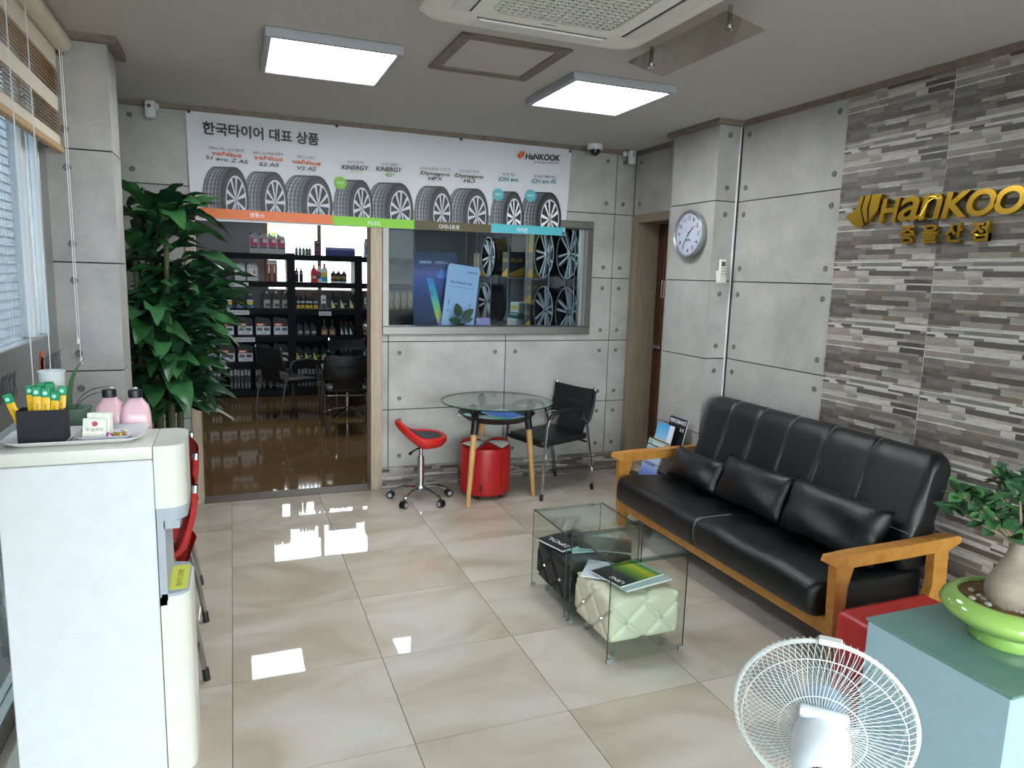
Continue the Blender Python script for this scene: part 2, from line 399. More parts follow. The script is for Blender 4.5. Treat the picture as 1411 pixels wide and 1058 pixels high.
# right pillar
mb = MB().box(XP+.009, XR+.02, 1.1026+.009, 1.62-.004, 0, ZC+.02); PR = struct('wall_right_pillar', mb, mJoint, None)
panels(PR, lambda a, z, d: (XP-d, a, z), [1.1026-.0035, 1.62], [0]+JZ[1:], [], (0, -PI/2, 0), skip_bolts=True)
panels(PR, lambda a, z, d: (a, 1.1026-d, z), [XP+.006, XR-.016], [0]+JZ[1:], [], (PI/2, 0, 0), {0: (XP+.085,)})
mb = MB().box(XP, XR, 1.611, 1.6215, 0, ZC); mb.build('concrete_panel', CONC, PR, ang=None)
# left pillar
PLX, PL0, PL1 = -1.662, 1.075, 1.335
mb = MB().box(XL-.12, PLX-.009, PL0+.009, PL1-.005, 0, ZC+.02); PL = struct('wall_left_pillar', mb, mJoint, None)
panels(PL, lambda a, z, d: (a, PL0-d, z), [-1.945, PLX+.0035], [0]+JZ[1:], [], (PI/2, 0, 0), {0: (-1.85,)})
panels(PL, lambda a, z, d: (PLX+d, a, z), [PL0+.0065, PL1], [0]+JZ[1:], [], (0, PI/2, 0), skip_bolts=True)
mb = MB().box(XL, PLX, PL1-.004, PL1+.0005, 0, ZC); mb.build('concrete_panel', CONC, PL, ang=None)
# wall left (behind pillar), front wall sides, ceiling
mb = MB().box(XL-.14, XL, PL1, YB+.02, -.1, ZC+.05); WL = struct('wall_left', mb, CONC, None)
mb = MB().box(-2.3, 2.6, YF-.2, 7.4, ZC, ZC+.15); CE = struct('ceiling', mb, mCeil, None)
mb = MB(); rects(mb, cut((XL-.14, XR+.22, -.1, ZC+.05), [(-1.8, 1.85, .05, 2.5)]), lambda a, z, d: (a, YF-.12-d, z), -.12, 0); WF = struct('wall_front', mb, mWhite, None)
# trims along the ceiling
def trim(n, x0, x1, y0, y1): struct('trim_%d' % n, MB().rbox(x0, x1, y0, y1, ZC-.032, ZC+.004, .004, 1), mTrim, 20)
trim(1, XL, XR, YB-.028, YB+.003)
trim(2, XR-.028, XR+.002, YF, 1.075)
trim(3, XR-.028, XR+.002, 1.62, YB-.028)
trim(4, XP-.04, XP+.002, 1.0626, 1.65)
trim(5, XP+.002, XR, 1.0626, 1.1026+.002)
trim(6, XL, PLX+.045, PL0-.04, PL0+.002)
trim(7, PLX-.002, PLX+.045, PL0+.002, PL1+.03)
# opening frame
mb = MB()
mJamb = wood('jamb_wood', '#9c8b77', '#b3a28d', .5, (8, 8, .8))
mb.rbox(OP1-.085, OP1, YB-.018, YB+.15, 0, OPZ, .003, 1); mb.rbox(OP0, OP0+.06, YB-.018, YB+.15, 0, OPZ, .003, 1); mb.rbox(OP0+.06, OP1-.085, YB-.018, YB+.15, OPZ-.06, OPZ, .003, 1)
struct('trim_8', mb, mJamb, 20)
struct('trim_9', MB().box(OP0+.06, OP1-.085, YB-.02, YB+.14, -.02, .006), mat('threshold', '#4a3d2c', .5), None)
# interior window : steel frame, two panes
mb = MB(); a0, a1, z0, z1 = WI
for r in ((a0, a1, z0, z0+.062), (a0, a1, z1-.06, z1), (a0, a0+.05, z0+.062, z1-.06), (a1-.055, a1, z0+.062, z1-.06)):
    mb.rbox(r[0], r[1], YB-.022, YB+.14, r[2], r[3], .004, 1)
W2 = struct('window_2', mb, mSteel, 25)
MB().box(a0+.05, a1-.055, YB+.05, YB+.056, z0+.062, z1-.06).build('pane', mGlassInt, W2, ang=None)
mb = MB().rbox(a1-.085, a1-.055, YB+.03, YB+.075, z0+.062, z1-.06, .003, 1); mb.build('sliding_stile', mAlu, W2)
# door in the right wall
mDoor = wood('door_wood', '#3a2416', '#51331f', .4, (6, 6, .7)); mFrame = wood('frame_wood', '#7d7060', '#90836f', .5, (6, 6, .8))
mb = MB()
for r in ((DO[1]-.075, DO[1], 0, DO[3]), (DO[0], DO[0]+.03, 0, DO[3]), (DO[0]+.03, DO[1]-.075, DO[3]-.065, DO[3])):
    mb.rbox(XR-.016, XR+.205, r[0], r[1], r[2], r[3], .003, 1)
D1 = struct('door_1', mb, mFrame, 20)
lf = MB().box(2.168, 2.2, DO[0]+.01, DO[1]-.02, .004, DO[3]-.02).build('door_leaf', mDoor, D1, ang=None)
MB().box(2.161, 2.166, DO[1]-.19, DO[1]-.176, .02, DO[3]-.08).build('door_moulding', mat('door_line', '#6d4a30', .4), lf, ang=None)
hd = MB(); hd.cyl((2.165, 2.275, 1.09), (2.135, 2.275, 1.09), .022, n=14); hd.tube([(2.13, 2.285, 1.09), (2.13, 2.2, 1.088), (2.14, 2.165, 1.085)], .011, 8)
hd.build('handle', mChrome, lf)
s = MB().box(2.1635, 2.165, 2.205, 2.25, 1.50, 1.64, 0, '#d9d9d9'); s.box(2.163, 2.1636, 2.215, 2.24, 1.51, 1.63, 0, '#b3271f'); s.lathe([(0, -.0008), (.008, 0)], (2.163, 2.2275, 1.615), 10, 0, 'x', '#efefef'); s.build('notice_sticker', ATT, lf, ang=None)
s = MB().box(2.1635, 2.165, 2.06, 2.18, 1.49, 1.57, 0, '#c9b431')
put_text(s, '주의', fit((2.163, 2.14, 1.53), (2.163, 2.085, 1.53), (0, 0, .022)), 0, '#1a1a1a'); put_text(s, '관계자', fit((2.163, 2.145, 1.502), (2.163, 2.08, 1.502), (0, 0, .016)), 0, '#1a1a1a'); s.build('warning_sticker', ATT, lf, ang=None)
# left glazing
mb = MB(); X0, X1 = XL-.07, XL+.0
for (y0, y1_, z0, z1) in ((YF, 1.075, 2.60, 2.68), (YF, 1.075, -.02, .08), (.93, 1.075, .08, 2.60), (-.72, -.66, .08, 2.60), (-2.5, -2.44, .08, 2.60), (YF, YF+.05, .08, 2.60)):
    mb.rbox(X0, X1, y0, y1_, z0, z1, .004, 1)
W1 = struct('window_1', mb, mAlu, 25)
rail = MB().rbox(X0-.01, X1+.008, YF+.05, .93, 1.05, 1.325, .004, 1).build('rail', mAlu, W1)
for y0, y1_ in ((-.66, .93), (-2.44, -.72), (YF+.05, -2.5)):
    MB().box(XL-.04, XL-.034, y0, y1_, 1.325, 2.60).build('pane', glass('dimming_glass', (.42, .48, .53)), W1, ang=None)  # tint added to the panes to dim the bright view outside
    MB().box(XL-.04, XL-.034, y0, y1_, .08, 1.05).build('pane', glass('dark_glass', (.35, .4, .42)), W1, ang=None)
MB().rbox(XL-.06, XL-.01, .70, .76, 1.325, 2.60, .003, 1).build('mullion', mat('white_frame', '#c9cdd0', .4), W1)
for k, y in enumerate((.75, .0, -.75)):   # sign strip on the rail, read from inside
    mb = MB(); xx = XL+.0095
    for q in range(3): mb.poly([(xx, y-.1+q*.0, 1.17+q*.028), (xx, y-.055, 1.14+q*.025), (xx, y-.02, 1.2+q*.03), (xx, y-.07+.0*q, 1.225+q*.024)], 0, '#c2552f')
    put_text(mb, 'HANKOOK', fit((xx, y-.0, 1.145), (xx, y+.30, 1.145), (0, 0, .095)), 0, '#45494b', .02, .15); mb.build('sign_lettering', ATT, W1, ang=None)
# front glazing (behind the viewpoint)
mb = MB()
for x in (-1.83, -.05, 1.79): mb.rbox(x, x+.06, YF-.1, YF-.03, .08, 2.46, .004, 1)
for z in (.03, 2.46): mb.rbox(-1.83, 1.85, YF-.1, YF-.03, z, z+.05, .004, 1)
W4 = struct('window_4', mb, mAlu, 25)
for x0, x1 in ((-1.77, -.05), (.01, 1.79)): MB().box(x0, x1, YF-.07, YF-.064, .08, 2.46).build('pane', mGlassPane, W4, ang=None)
# back room shell
mWood = wood('brown_floor', '#5e4a30', '#6a5437', .06, (.4, 1.2, 1))
struct('floor_backroom', MB().box(-2.3, 2.6, YB+.13, 7.4, -.12, 0), mWood, None)
mBR = mat('speckled_wall', '#8f9092', .8, var=.22, scale=160)
struct('wall_backroom_left', MB().box(-2.15, -2.0, YB+.13, 7.4, 0, ZC), mBR, None)
struct('wall_backroom_right', MB().box(2.05, 2.2, YB+.13, 7.4, 0, ZC), mBR, None)
FW = (-.75, .77, 1.33, 2.54)
mb = MB(); rects(mb, cut((-2.15, 2.2, 0, ZC), [FW]), lambda a, z, d: (a, 7.25-d, z), -.15, 0); struct('wall_backroom_far', mb, mBR, None)
mb = MB(); mBrF = wood('window_wood', '#7c6a55', '#93806a', .5, (4, 4, 2))
for r in ((FW[0], FW[0]+.05, FW[2], FW[3]), (FW[1]-.05, FW[1], FW[2], FW[3]), (FW[0]+.05, FW[1]-.05, FW[2], FW[2]+.05), (FW[0]+.05, FW[1]-.05, FW[3]-.05, FW[3]), (-.06, -.015, FW[2]+.05, FW[3]-.05)): mb.rbox(r[0], r[1], 7.235, 7.34, r[2], r[3], .003, 1)
W3 = struct('window_3', mb, mBrF, 25)
MB().box(FW[0]+.05, -.06, 7.29, 7.296, FW[2]+.05, FW[3]-.05).build('pane', mGlassPane, W3, ang=None)
MB().box(-.015, FW[1]-.05, 7.29, 7.296, FW[2]+.05, FW[3]-.05).build('pane', mGlassPane, W3, ang=None)
# outside: ground, clad building to the left, pale building, canopy and tree beyond the far window
struct('ground', MB().box(-30, 30, -30, 40, -.3, -.125), mat('asphalt', '#8b8a86', .9, var=.1, scale=8), None)
bd = thing('clad_building', 'white clapboard building wall outside the left window', 'building', (-5.2, 3, -.12))
MB().box(-3, -.03, -9, 12, 0, 6.2).build('wall', mat('clad_backing', '#5f656a', .8), bd, ang=None)  # darker grey wall behind the boards
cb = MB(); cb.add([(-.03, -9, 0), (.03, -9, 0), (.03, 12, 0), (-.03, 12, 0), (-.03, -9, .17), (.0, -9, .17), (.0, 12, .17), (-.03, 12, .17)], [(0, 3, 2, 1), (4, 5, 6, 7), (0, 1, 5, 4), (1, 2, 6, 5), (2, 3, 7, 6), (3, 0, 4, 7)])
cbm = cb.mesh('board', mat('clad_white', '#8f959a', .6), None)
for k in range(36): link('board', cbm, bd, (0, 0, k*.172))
bd = thing('pale_building', 'pale building with a band of windows beyond the back window', 'building', (3, 22, -.12))
MB().box(-6, 8, 0, 5, 0, 6).build('wall', mat('pale_wall', '#d9d3c6', .8, var=.05, scale=2), bd, ang=None)
for k in range(9): f_ = MB().box(-5+k*1.35, -4+k*1.35, -.03, .02, 1.95, 2.95).build('window', mat('far_window', '#a8b0b4', .2), bd, ang=None)
cn = thing('white_canopy', 'white sloping canopy roof outside the back window', 'canopy', (1.6, 11, -.12))
mb = MB(); mb.add([(-2.2, -1, 1.55), (2.6, -1, 1.75), (2.6, 2, 1.75), (-2.2, 2, 1.55), (.3, .5, 2.5)], [(0, 1, 4), (1, 2, 4), (2, 3, 4), (3, 0, 4), (3, 2, 1, 0)]); mb.build('canopy_cloth', mat('canopy_white', '#e6e6e6', .7), cn, ang=None)
for x, y in ((-2.1, -.9), (2.5, -.9), (2.5, 1.9), (-2.1, 1.9)): MB().cyl((x, y, 0), (x, y, 1.62), .03, n=8).build('post', mAlu, cn)
tr = thing('leafy_tree', 'light green leafy tree seen through the back window', 'tree', (-1.6, 13.5, -.12))
MB().tube([(0, 0, 0), (.05, 0, 1.2), (0, .1, 2.6)], [.12, .1, .06], 8).build('trunk', mat('bark', '#5e5140', .9), tr)
mb = MB(); rn = random.Random(5)
for k in range(1500):
    d = Vector((rn.gauss(0, 1), rn.gauss(0, 1), rn.gauss(0, 1))).normalized()*rn.uniform(.3, 1)**.5
    c = Vector((d.x*1.5, d.y*1.4, 2.9+d.z*1.3)); a = Vector((rn.uniform(-1, 1), rn.uniform(-1, 1), rn.uniform(-1, 1))).normalized(); b_ = a.orthogonal().normalized()
    l = rn.uniform(.08, .14); mb.poly([c-a*l, c+b_*l*.45, c+a*l, c-b_*l*.45])
tag(mb.build('foliage', mat('tree_leaf', '#8fae55', .6, var=.2, scale=2), tr, ang=None), kind='stuff')
# ------------------------------------------------------------------ ceiling things
mLamp = mat('lamp_diffuser', (.93, .97, 1.0), .5, emit=13)
for k, (x0, x1, y0, y1) in enumerate(((-.995, -.39, .56, 1.2), (.475, 1.085, .56, 1.2), (-1.10, -.51, 4.51, 5.07), (.46, 1.03, 4.54, 5.01))):
    t = thing('ceiling_light', ['square LED ceiling panel on the left, above the banner heading', 'square LED ceiling panel on the right, above the round table', 'LED ceiling panel in the back room, on the left side', 'LED ceiling panel in the back room, on the right side'][k], 'ceiling light', ((x0+x1)/2, (y0+y1)/2, ZC), group='LED ceiling panels')
    hx, hy = (x1-x0)/2, (y1-y0)/2; b = MB()
    for r in ((-hx, hx, -hy, -hy+.03), (-hx, hx, hy-.03, hy), (-hx, -hx+.03, -hy+.03, hy-.03), (hx-.03, hx, -hy+.03, hy-.03)): b.rbox(r[0], r[1], r[2], r[3], -.042, -.0005, .004, 1)
    b.build('frame', mat('lamp_frame', '#a4a7ae', .5), t)
    MB().box(-hx+.03, hx-.03, -hy+.03, hy-.03, -.034, -.001).build('diffuser', mLamp, t, ang=None)
t = thing('ceiling_hatch', 'brown framed square access hatch in the ceiling', 'access hatch', (.055, .545, ZC)); b = MB()
for r in ((-.265, .265, -.285, -.23), (-.265, .265, .23, .285), (-.265, -.21, -.23, .23), (.21, .265, -.23, .23)): b.rbox(r[0], r[1], r[2], r[3], -.012, -.0005, .003, 1)
b.build('frame', mTrim, t); MB().box(-.21, .21, -.23, .23, -.004, -.0005).build('hatch_panel', mCeil, t, ang=None)
# cassette air conditioner
t = thing('cassette_air_conditioner', 'cream four-way cassette air conditioner panel on the ceiling', 'air conditioner', (.02, -.42, ZC))
pr = [(.44, -.055), (.475, -.05), (.49, -.03), (.49, -.0005)]
def rsq(h, r, z, n=6):
    out = []
    for cx, cy, a in ((h-r, h-r, 0), (-h+r, h-r, PI/2), (-h+r, -h+r, PI), (h-r, -h+r, 1.5*PI)):
        for i in range(n+1): q = a+PI/2*i/n; out.append((cx+r*math.cos(q), cy+r*math.sin(q), z))
    return out
b = MB(); rings = [rsq(.255, .05, -.058), rsq(.27, .06, -.06), rsq(.42, .08, -.058), rsq(.465, .09, -.048), rsq(.485, .09, -.03), rsq(.485, .09, -.0005)]
b.grid(rings, closed_v=True); b.build('panel', mAC, t)
b = MB(); g = .5/17
for i in range(18): b.box(-.25+i*g-.003, -.25+i*g+.003, -.25, .25, -.057, -.045); b.box(-.25, .25, -.25+i*g-.003, -.25+i*g+.003, -.0575, -.045)
b.build('grille', mat('grille_plastic', '#d4d2c9', .5), t, ang=None)
MB().box(-.255, .255, -.255, .255, -.04, -.03).build('filter', mat('filter_grey', '#55544f', .9), t, ang=None)
for k in range(4):
    b = MB(); b.X = Matrix.Rotation(k*PI/2, 4, 'Z'); b.rbox(-.27, .27, .33, .40, -.066, -.056, .004, 1); b.build('louver', mat('louver_plastic', '#d8d6ce', .4), t)
    b = MB(); b.X = Matrix.Rotation(k*PI/2, 4, 'Z'); b.box(-.28, .28, .318, .33, -.0595, -.05); b.build('louver_gap', mDkGrey, t, ang=None)
b = MB(); b.box(-.03, .03, .275, .281, -.0604, -.0598, 0, '#5b5a58'); b.build('maker_mark', ATT, t, ang=None)
# acrylic deflector
t = thing('wind_deflector', 'smoky acrylic wind deflector plate hung beside the air conditioner', 'wind deflector', (.53, -.2, ZC-.06), 0)
b = MB(); b.X = Matrix.Rotation(math.radians(12), 4, 'Y'); b.rbox(0, .19, -.36, .33, -.004, .002, .002, 1); b.build('plate', glass('smoky_acrylic', (.78, .75, .71), ior=1.3), t)
for y in (-.28, .26):
    b = MB(); b.cyl((.08, y, -.03), (.08, y, .055), .009, n=10); b.lathe([(0, -.034), (.016, -.03), (.016, -.02), (0, -.019)], (.08, y, 0), 12); b.build('standoff', mChrome, t)
# dome camera, motion sensors
t = thing('dome_camera', 'white dome security camera with dark bubble on the ceiling', 'camera', (1.5, 2.27, ZC))
MB().lathe([(.0, -.0005), (.058, -.0005), (.06, -.03), (.056, -.042), (.0, -.043)], n=28).build('housing', mWhitePl, t)
MB().lathe([(.042, -.042), (.04, -.062), (.03, -.078), (.015, -.086), (0, -.088)], n=24).build('bubble', mat('smoke_dome', '#15171b', .05), t)
def sensor(loc, rz, label):
    t = thing('motion_sensor', label, 'sensor', loc, rz, 'white motion sensors')
    b = MB(); b.rbox(-.03, .03, -.012, .012, -.02, .02, .006, 2); b.cyl((0, -.01, -.005), (0, -.05, -.015), .013, n=10); b.build('bracket', mWhitePl, t)
    h = MB().rbox(-.03, .03, -.09, -.045, -.085, .02, .012, 3).build('body', mWhitePl, t)
    MB().rbox(-.012, .008, -.093, -.088, -.025, -.005, .003, 1).build('lens', mat('sensor_lens', '#6d8fb3', .2) if rz > 0 else mat('sensor_lens_dark', '#7c3a33', .3), h)
sensor((-1.585, YB-.042, ZC-.033), -.2, 'white motion sensor at the ceiling above the tall leafy plant')
sensor((1.83, YB-.06, ZC-.033), .25, 'white motion sensor in the far right ceiling corner')
# ------------------------------------------------------------------ banner
BY = YB-.022
bn = thing('tire_banner', 'wide white printed tire banner with Korean heading on the back wall', 'banner', (0, 0, 0))
tl, tr_, br, bl = (-1.405, 2.652), (1.366, 2.643), (1.333, 1.972), (-1.395, 1.948)
P = []
for i in range(13):
    row = []
    for j in range(45):
        u, v = j/44, i/12
        x = (tl[0]*(1-u)+tr_[0]*u)*(1-v)+(bl[0]*(1-u)+br[0]*u)*v; z = (tl[1]*(1-u)+tr_[1]*u)*(1-v)+(bl[1]*(1-u)+br[1]*u)*v
        edge = min(u, 1-u); wv = .006*math.exp(-edge*14)*math.sin(v*7+u*20)+.003*math.sin(v*3+1)*math.exp(-((v-.5)/.4)**2)
        row.append((x, BY+.006+wv*.6, z))
    P.append(row)
b = MB(); b.grid(P); b.grid([[(p[0], p[1]+.0012, p[2]) for p in r] for r in P]); b.build('cloth', mPrintW, bn)
for (x, z) in ((-1.385, 2.632), (-.45, 2.635), (.45, 2.63), (1.345, 2.622), (1.313, 1.99)):
    b = MB(); b.lathe([(.004, -.012), (.011, -.011), (.012, -.008)], (x, BY+.002, z), 14, 0, 'y'); b.build('eyelet', mDkGrey, bn)
_by = BY-.0045
def bx(px, py): p = atY(px, py, _by); return p.x, p.z
def btext(name, body, x0, y0, x1, y1, hpx, col, bold=.0, shear=0.0, lay=0):
    a = bx(x0, y0); c = bx(x1, y1); h = bx(x0, y0-hpx)[1]-a[1]; yy = _by-lay*.0004
    mb_ = MB(); put_text(mb_, body, fit((a[0], yy, a[1]), (c[0], yy, c[1]), (0, 0, h)), 0, col, bold, shear); return mb_.build(name, ATT, bn, ang=None)
btext('heading', '한국타이어 대표 상품', 279.5, 184.5, 439.5, 201, 18, '#1b1c20', .025)
DK = '#3a3c40'
for (t1, p1, t2, p2, c2, t3, p3, c3) in (
    ('벤투스 수퍼 스포츠 올시즌', (288, 205.5, 336.7, 210), 'veNtus', (292, 213.2, 333, 217.5), '#c8552a', 'S1 evo Z AS', (283.6, 219, 342, 226), DK),
    ('벤투스 프리미엄 컴포트', (348.8, 212.5, 390.5, 215), 'veNtus', (350.5, 219.5, 390, 222.5), '#c8552a', 'S2 AS', (357, 228.5, 384.6, 230), DK),
    ('벤투스 프로도', (409.6, 218, 434.5, 219.8), 'veNtus', (402.6, 225, 442, 228.5), '#c8552a', 'V2 AS', (409, 233.8, 436, 235.4), DK),
    ('키너지 에코프', (478.5, 225, 501.5, 226), 'KINERGY', (471, 233, 508, 235), '#26282c', 'ST AS', (482.8, 238.2, 497.7, 239.5), '#b7cfa5'),
    ('키너지 올웨더', (525.3, 227.8, 549.3, 229.4), 'KINERGY', (518.5, 235.5, 554, 237.5), '#26282c', '4S²', (530, 243, 543.4, 244), '#7ba63c'),
    ('다이나프로 스포츠', (579, 233.8, 621, 236), 'Dynapro', (579.5, 241.6, 620, 244.5), '#4c4424', 'HPX', (590, 248.2, 610.4, 249), '#26282c'),
    ('다이나프로 에이치', (633.3, 237.5, 660.3, 239), 'Dynapro', (627, 245, 666, 247.6), '#4c4424', 'HL3', (639, 251.2, 654.6, 252), '#26282c'),
    ('아이온 에보', (691.8, 242, 710.3, 243), 'iON evo', (686.9, 249.5, 714.5, 250.6), '#3f8791', None, None, None),
    ('아이온 에보 AS', (735.8, 245, 764.5, 246), 'iON evo AS', (732.6, 252.4, 766.2, 253.2), '#3f8791', None, None, None)):
    btext('product_caption', t1, *p1, 4.3, '#5a5c62'); btext('product_name', t2, *p2, 6.3, c2, .02, .1)
    if t3: btext('product_model', t3, *p3, 5.2, c3, .015, .12)
btext('brand_lettering', 'HaNKOOK', 723.7, 219.5, 772, 222, 8.6, '#1b1c20', .03, .15); btext('brand_motto', 'driving emotion', 735.8, 225.3, 771, 226.7, 3.6, '#6a6c70', 0, .2)
def emblem(mb_, fn, mi=0, col=None, d0=0, d1=None):   # winged emblem in a 1x1 box
    shapes = [[(0, .36), (.3, .6), (.37, .96), (.5, .98), (.42, .6), (.56, .1), (.38, 0), (.2, .14)],
              [(.46, .56), (.54, .99), (.70, 1.0), (.62, .58), (.66, .22), (.6, .12)], [(.67, .58), (.73, 1.0), (1.0, .97), (.93, .5), (.70, .18)]]
    for s_ in shapes:
        if d1 is None: mb_.poly([fn(u, v, 0) for u, v in s_], mi, col)
        else: mb_.prism(s_, fn, d0, d1, mi, col)
b = MB(); p0 = bx(711.5, 218); p1 = bx(723.5, 208.5); emblem(b, lambda u, v, d: (p0[0]+(p1[0]-p0[0])*u, _by, p0[1]+(p1[1]-p0[1])*v), 0, '#c8552a'); b.build('emblem', ATT, bn, ang=None)
# colour bars
zt, zb = 2.026, 1.962
def bar(x0, x1, col, dz=0):
    b_ = MB(); yy = _by-.0032; b_.add([(x0, yy, zb+dz), (x1, yy, zb+dz), (x1, yy, zt+dz), (x0, yy, zt+dz)], [(0, 1, 2, 3)], 0, col); b_.build('colour_bar', ATT, bn, ang=None)
bar(-1.345, -.484, '#d9703a', .004); bar(-.484, .102, '#7fc02c', 0); bar(.102, .702, '#4d4423', 0); bar(.702, 1.316, '#4fb2c0', .008)
for tx, cx, cy, wd in (('벤투스', 354.8, 300, 20), ('키너지', 515, 311, 17), ('다이나프로', 619, 316, 28), ('아이온', 719.5, 320.3, 15)):
    btext('bar_lettering', tx, cx-wd/2, cy-.6, cx+wd/2, cy+.6, 6.6, '#e9e9ec', .01, 0, 9)
# printed tires
def tire_print(px0, px1, py, style):
    x0 = bx(px0, py)[0]; x1 = bx(px1, py)[0]; zt_ = bx((px0+px1)/2, py)[1]; W = x1-x0; ry = (zt_-zb)*.62; cz = zt_-ry
    b_ = MB(); y = _by-.0006
    cl = lambda z: max(z, zb+.012)
    rxs = W*.30; csx = x1-rxs; rxt = W*.30; ctx = x0+rxt
    def half(cx, rx, s): return [(cx+rx*math.cos(a), cz+s*ry*math.sin(a)) for a in [PI*i/20 for i in range(-8, 29)]]
    hull = [(csx+rxs*math.cos(a), cz+ry*math.sin(a)) for a in [PI*i/20 for i in range(-10, 11)]]+[(ctx+rxt*math.cos(a), cz+ry*.97*math.sin(a)) for a in [PI*i/20 for i in range(10, 31)]]
    b_.poly([(x, y, cl(z)) for x, z in hull], 0, '#2c2e33')
    for k in range(5):       # tread ribs
        f0, f1 = .04+k*.19, .04+k*.19+.13
        def line(f): return [((ctx+(csx-ctx)*f*.98)-rxt*math.cos(a)*(1-.0*f), cz+ry*(.965+.02*f)*math.sin(a)) for a in [PI*i/20 for i in range(-9, 9)]]
        A, B = line(f0), line(f1)
        for i in range(len(A)-1):
            c = ['#70747c', '#8a8e96', '#7b7f87', '#686c74', '#54585f'][k]
            q = [A[i], B[i], B[i+1], A[i+1]]; g = .12
            q[3] = (q[3][0]*(1-g)+q[0][0]*g, q[3][1]*(1-g)+q[0][1]*g); q[2] = (q[2][0]*(1-g)+q[1][0]*g, q[2][1]*(1-g)+q[1][1]*g)
            if q[0][1] < zb+.014 and q[3][1] < zb+.014: continue
            b_.poly([(x, y-.0004, cl(z)) for x, z in q], 0, c)
    def ell(cx, rx, rz, lay, col): b_.poly([(cx+rx*math.cos(a), y-.0004*lay, cl(cz+rz*math.sin(a))) for a in [2*PI*i/40 for i in range(40)]], 0, col)
    ell(csx, rxs, ry, 2, '#1e2024'); ell(csx+W*.012, rxs*.9, ry*.9, 3, '#2f3136'); ell(csx+W*.015, rxs*.75, ry*.74, 4, '#c3c6cc'); ell(csx+W*.015, rxs*.69, ry*.68, 5, '#1a1c20')
    ex, rx_, rz_ = csx+W*.015, rxs*.70, ry*.69
    for k in range(5):
        a = PI/2+k*2*PI/5+.2*style
        for da in (-.17, .17):
            p = [(.12, a-.35+da), (.12, a+.35+da), (1, a+da*1.6+.10), (1, a+da*1.6-.10)]
            b_.poly([(ex+rx_*r*math.cos(t_), y-.0004*6, cl(cz+rz_*r*math.sin(t_))) for r, t_ in p], 0, '#b9bdc6' if style < 2 else '#e2e4e8')
    ell(ex, rx_*.2, rz_*.2, 7, '#8e929a')
    b_.build('tire_print', ATT, bn, ang=None)
for a, c, t_, s_ in ((278, 342, 229, 1), (333.5, 396, 235.7, 0), (388, 458, 241, 0), (459.4, 514, 247, 1), (505.7, 570, 251, 1), (571.7, 624, 255.7, 0), (616.7, 674, 258.9, 1), (677, 722, 263, 2), (717.7, 774.7, 264, 2)): tire_print(a, c, t_, s_)
for cx, cy, r, c in ((469, 252, 8.5, '#7ab32f'), (686.5, 268, 7.5, '#4fa9b4'), (731, 269.5, 7.5, '#4fa9b4')):
    o = bx(cx, cy); rr = abs(bx(cx+r, cy)[0]-o[0]); b = MB(); yy = _by-.0042
    b.poly([(o[0]+rr*math.cos(2*PI*i/28), yy, o[1]+rr*math.sin(2*PI*i/28)) for i in range(28)], 0, c)
    put_text(b, 'NEW', fit((o[0]-rr*.6, yy-.0004, o[1]-rr*.22), (o[0]+rr*.6, yy-.0004, o[1]-rr*.22), (0, 0, rr*.45)), 0, '#c9e8d2'); b.build('new_badge', ATT, bn, ang=None)
# ------------------------------------------------------------------ gold sign on strip tiles
sg = thing('gold_wall_sign', 'raised gold HANKOOK lettering and emblem on the strip stone wall', 'sign', (XR-.006, 0, 0))
dep = (-.03, 0, 0); b = MB()
emblem(b, lambda u, v, d: (d, .145-.215*u, 1.945+.165*v), 0, None, -.036, -.004); b.build('emblem', mGold, sg, ang=30)
ly = [(-.062, -.183, 'H'), (-.176, -.297, 'a'), (-.292, -.41, 'n'), (-.408, -.545, 'K'), (-.53, -.665, 'O'), (-.655, -.79, 'O'), (-.785, -.925, 'K')]
for a, c, ch in ly:
    b = MB(); put_text(b, ch, fit((-.004, a, 1.962), (-.004, c, 1.962), (0, 0, .118)), 0, None, .012 if ch in 'an' else .03, .18, dep, 6); b.build('letter', mGold, sg, ang=30)
for ch, y in (('중', -.234), ('울', -.356), ('산', -.477), ('점', -.599)):
    b = MB(); put_text(b, ch, fit((-.004, y+.043, 1.852), (-.004, y-.043, 1.852), (0, 0, .088)), 0, None, .03, 0, (-.022, 0, 0), 5); b.build('letter', mGold, sg, ang=30)
# ------------------------------------------------------------------ clock
ck = thing('wall_clock', 'round white wall clock with silver rim on the concrete pillar', 'clock', (XP-.001, 1.315, 1.957))
MB().lathe([(.0, -.001), (.15, -.001), (.158, -.02), (.16, -.045), (.152, -.055), (.145, -.05), (.144, -.038)], n=48, axis='x', caps=False).build('rim', mat('clock_silver', '#a9abac', .3, .8), ck)
MB().lathe([(0, -.039), (.146, -.038)], n=40, axis='x').build('dial', mat('clock_dial', '#d5dbea', .5), ck)
b = MB()
for k in range(1, 13):
    a = PI/2-k*PI/6; cy, cz = -.108*math.cos(a), .108*math.sin(a); wd = .02 if k < 10 else .032
    put_text(b, str(k), fit((-.0405, cy+wd/2, cz-.013), (-.0405, cy-wd/2 if k not in (1,) else cy-.004, cz-.013), (0, 0, .027)), 0, '#1d1f24', .01)
for k in range(60):
    a = k*PI/30; r0, r1 = .133, .14; d = .0022 if k % 5 == 0 else .001
    c_, s_ = math.cos(a), math.sin(a); b.add([(-.0405, -r0*c_+d*s_, r0*s_+d*c_), (-.0405, -r1*c_+d*s_, r1*s_+d*c_), (-.0405, -r1*c_-d*s_, r1*s_-d*c_), (-.0405, -r0*c_-d*s_, r0*s_-d*c_)], [(0, 1, 2, 3)], 0, '#1d1f24')
b.box(-.0408, -.0404, -.026, .026, -.042, -.035, 0, '#1d1f24'); b.build('numerals', ATT, ck, ang=None)
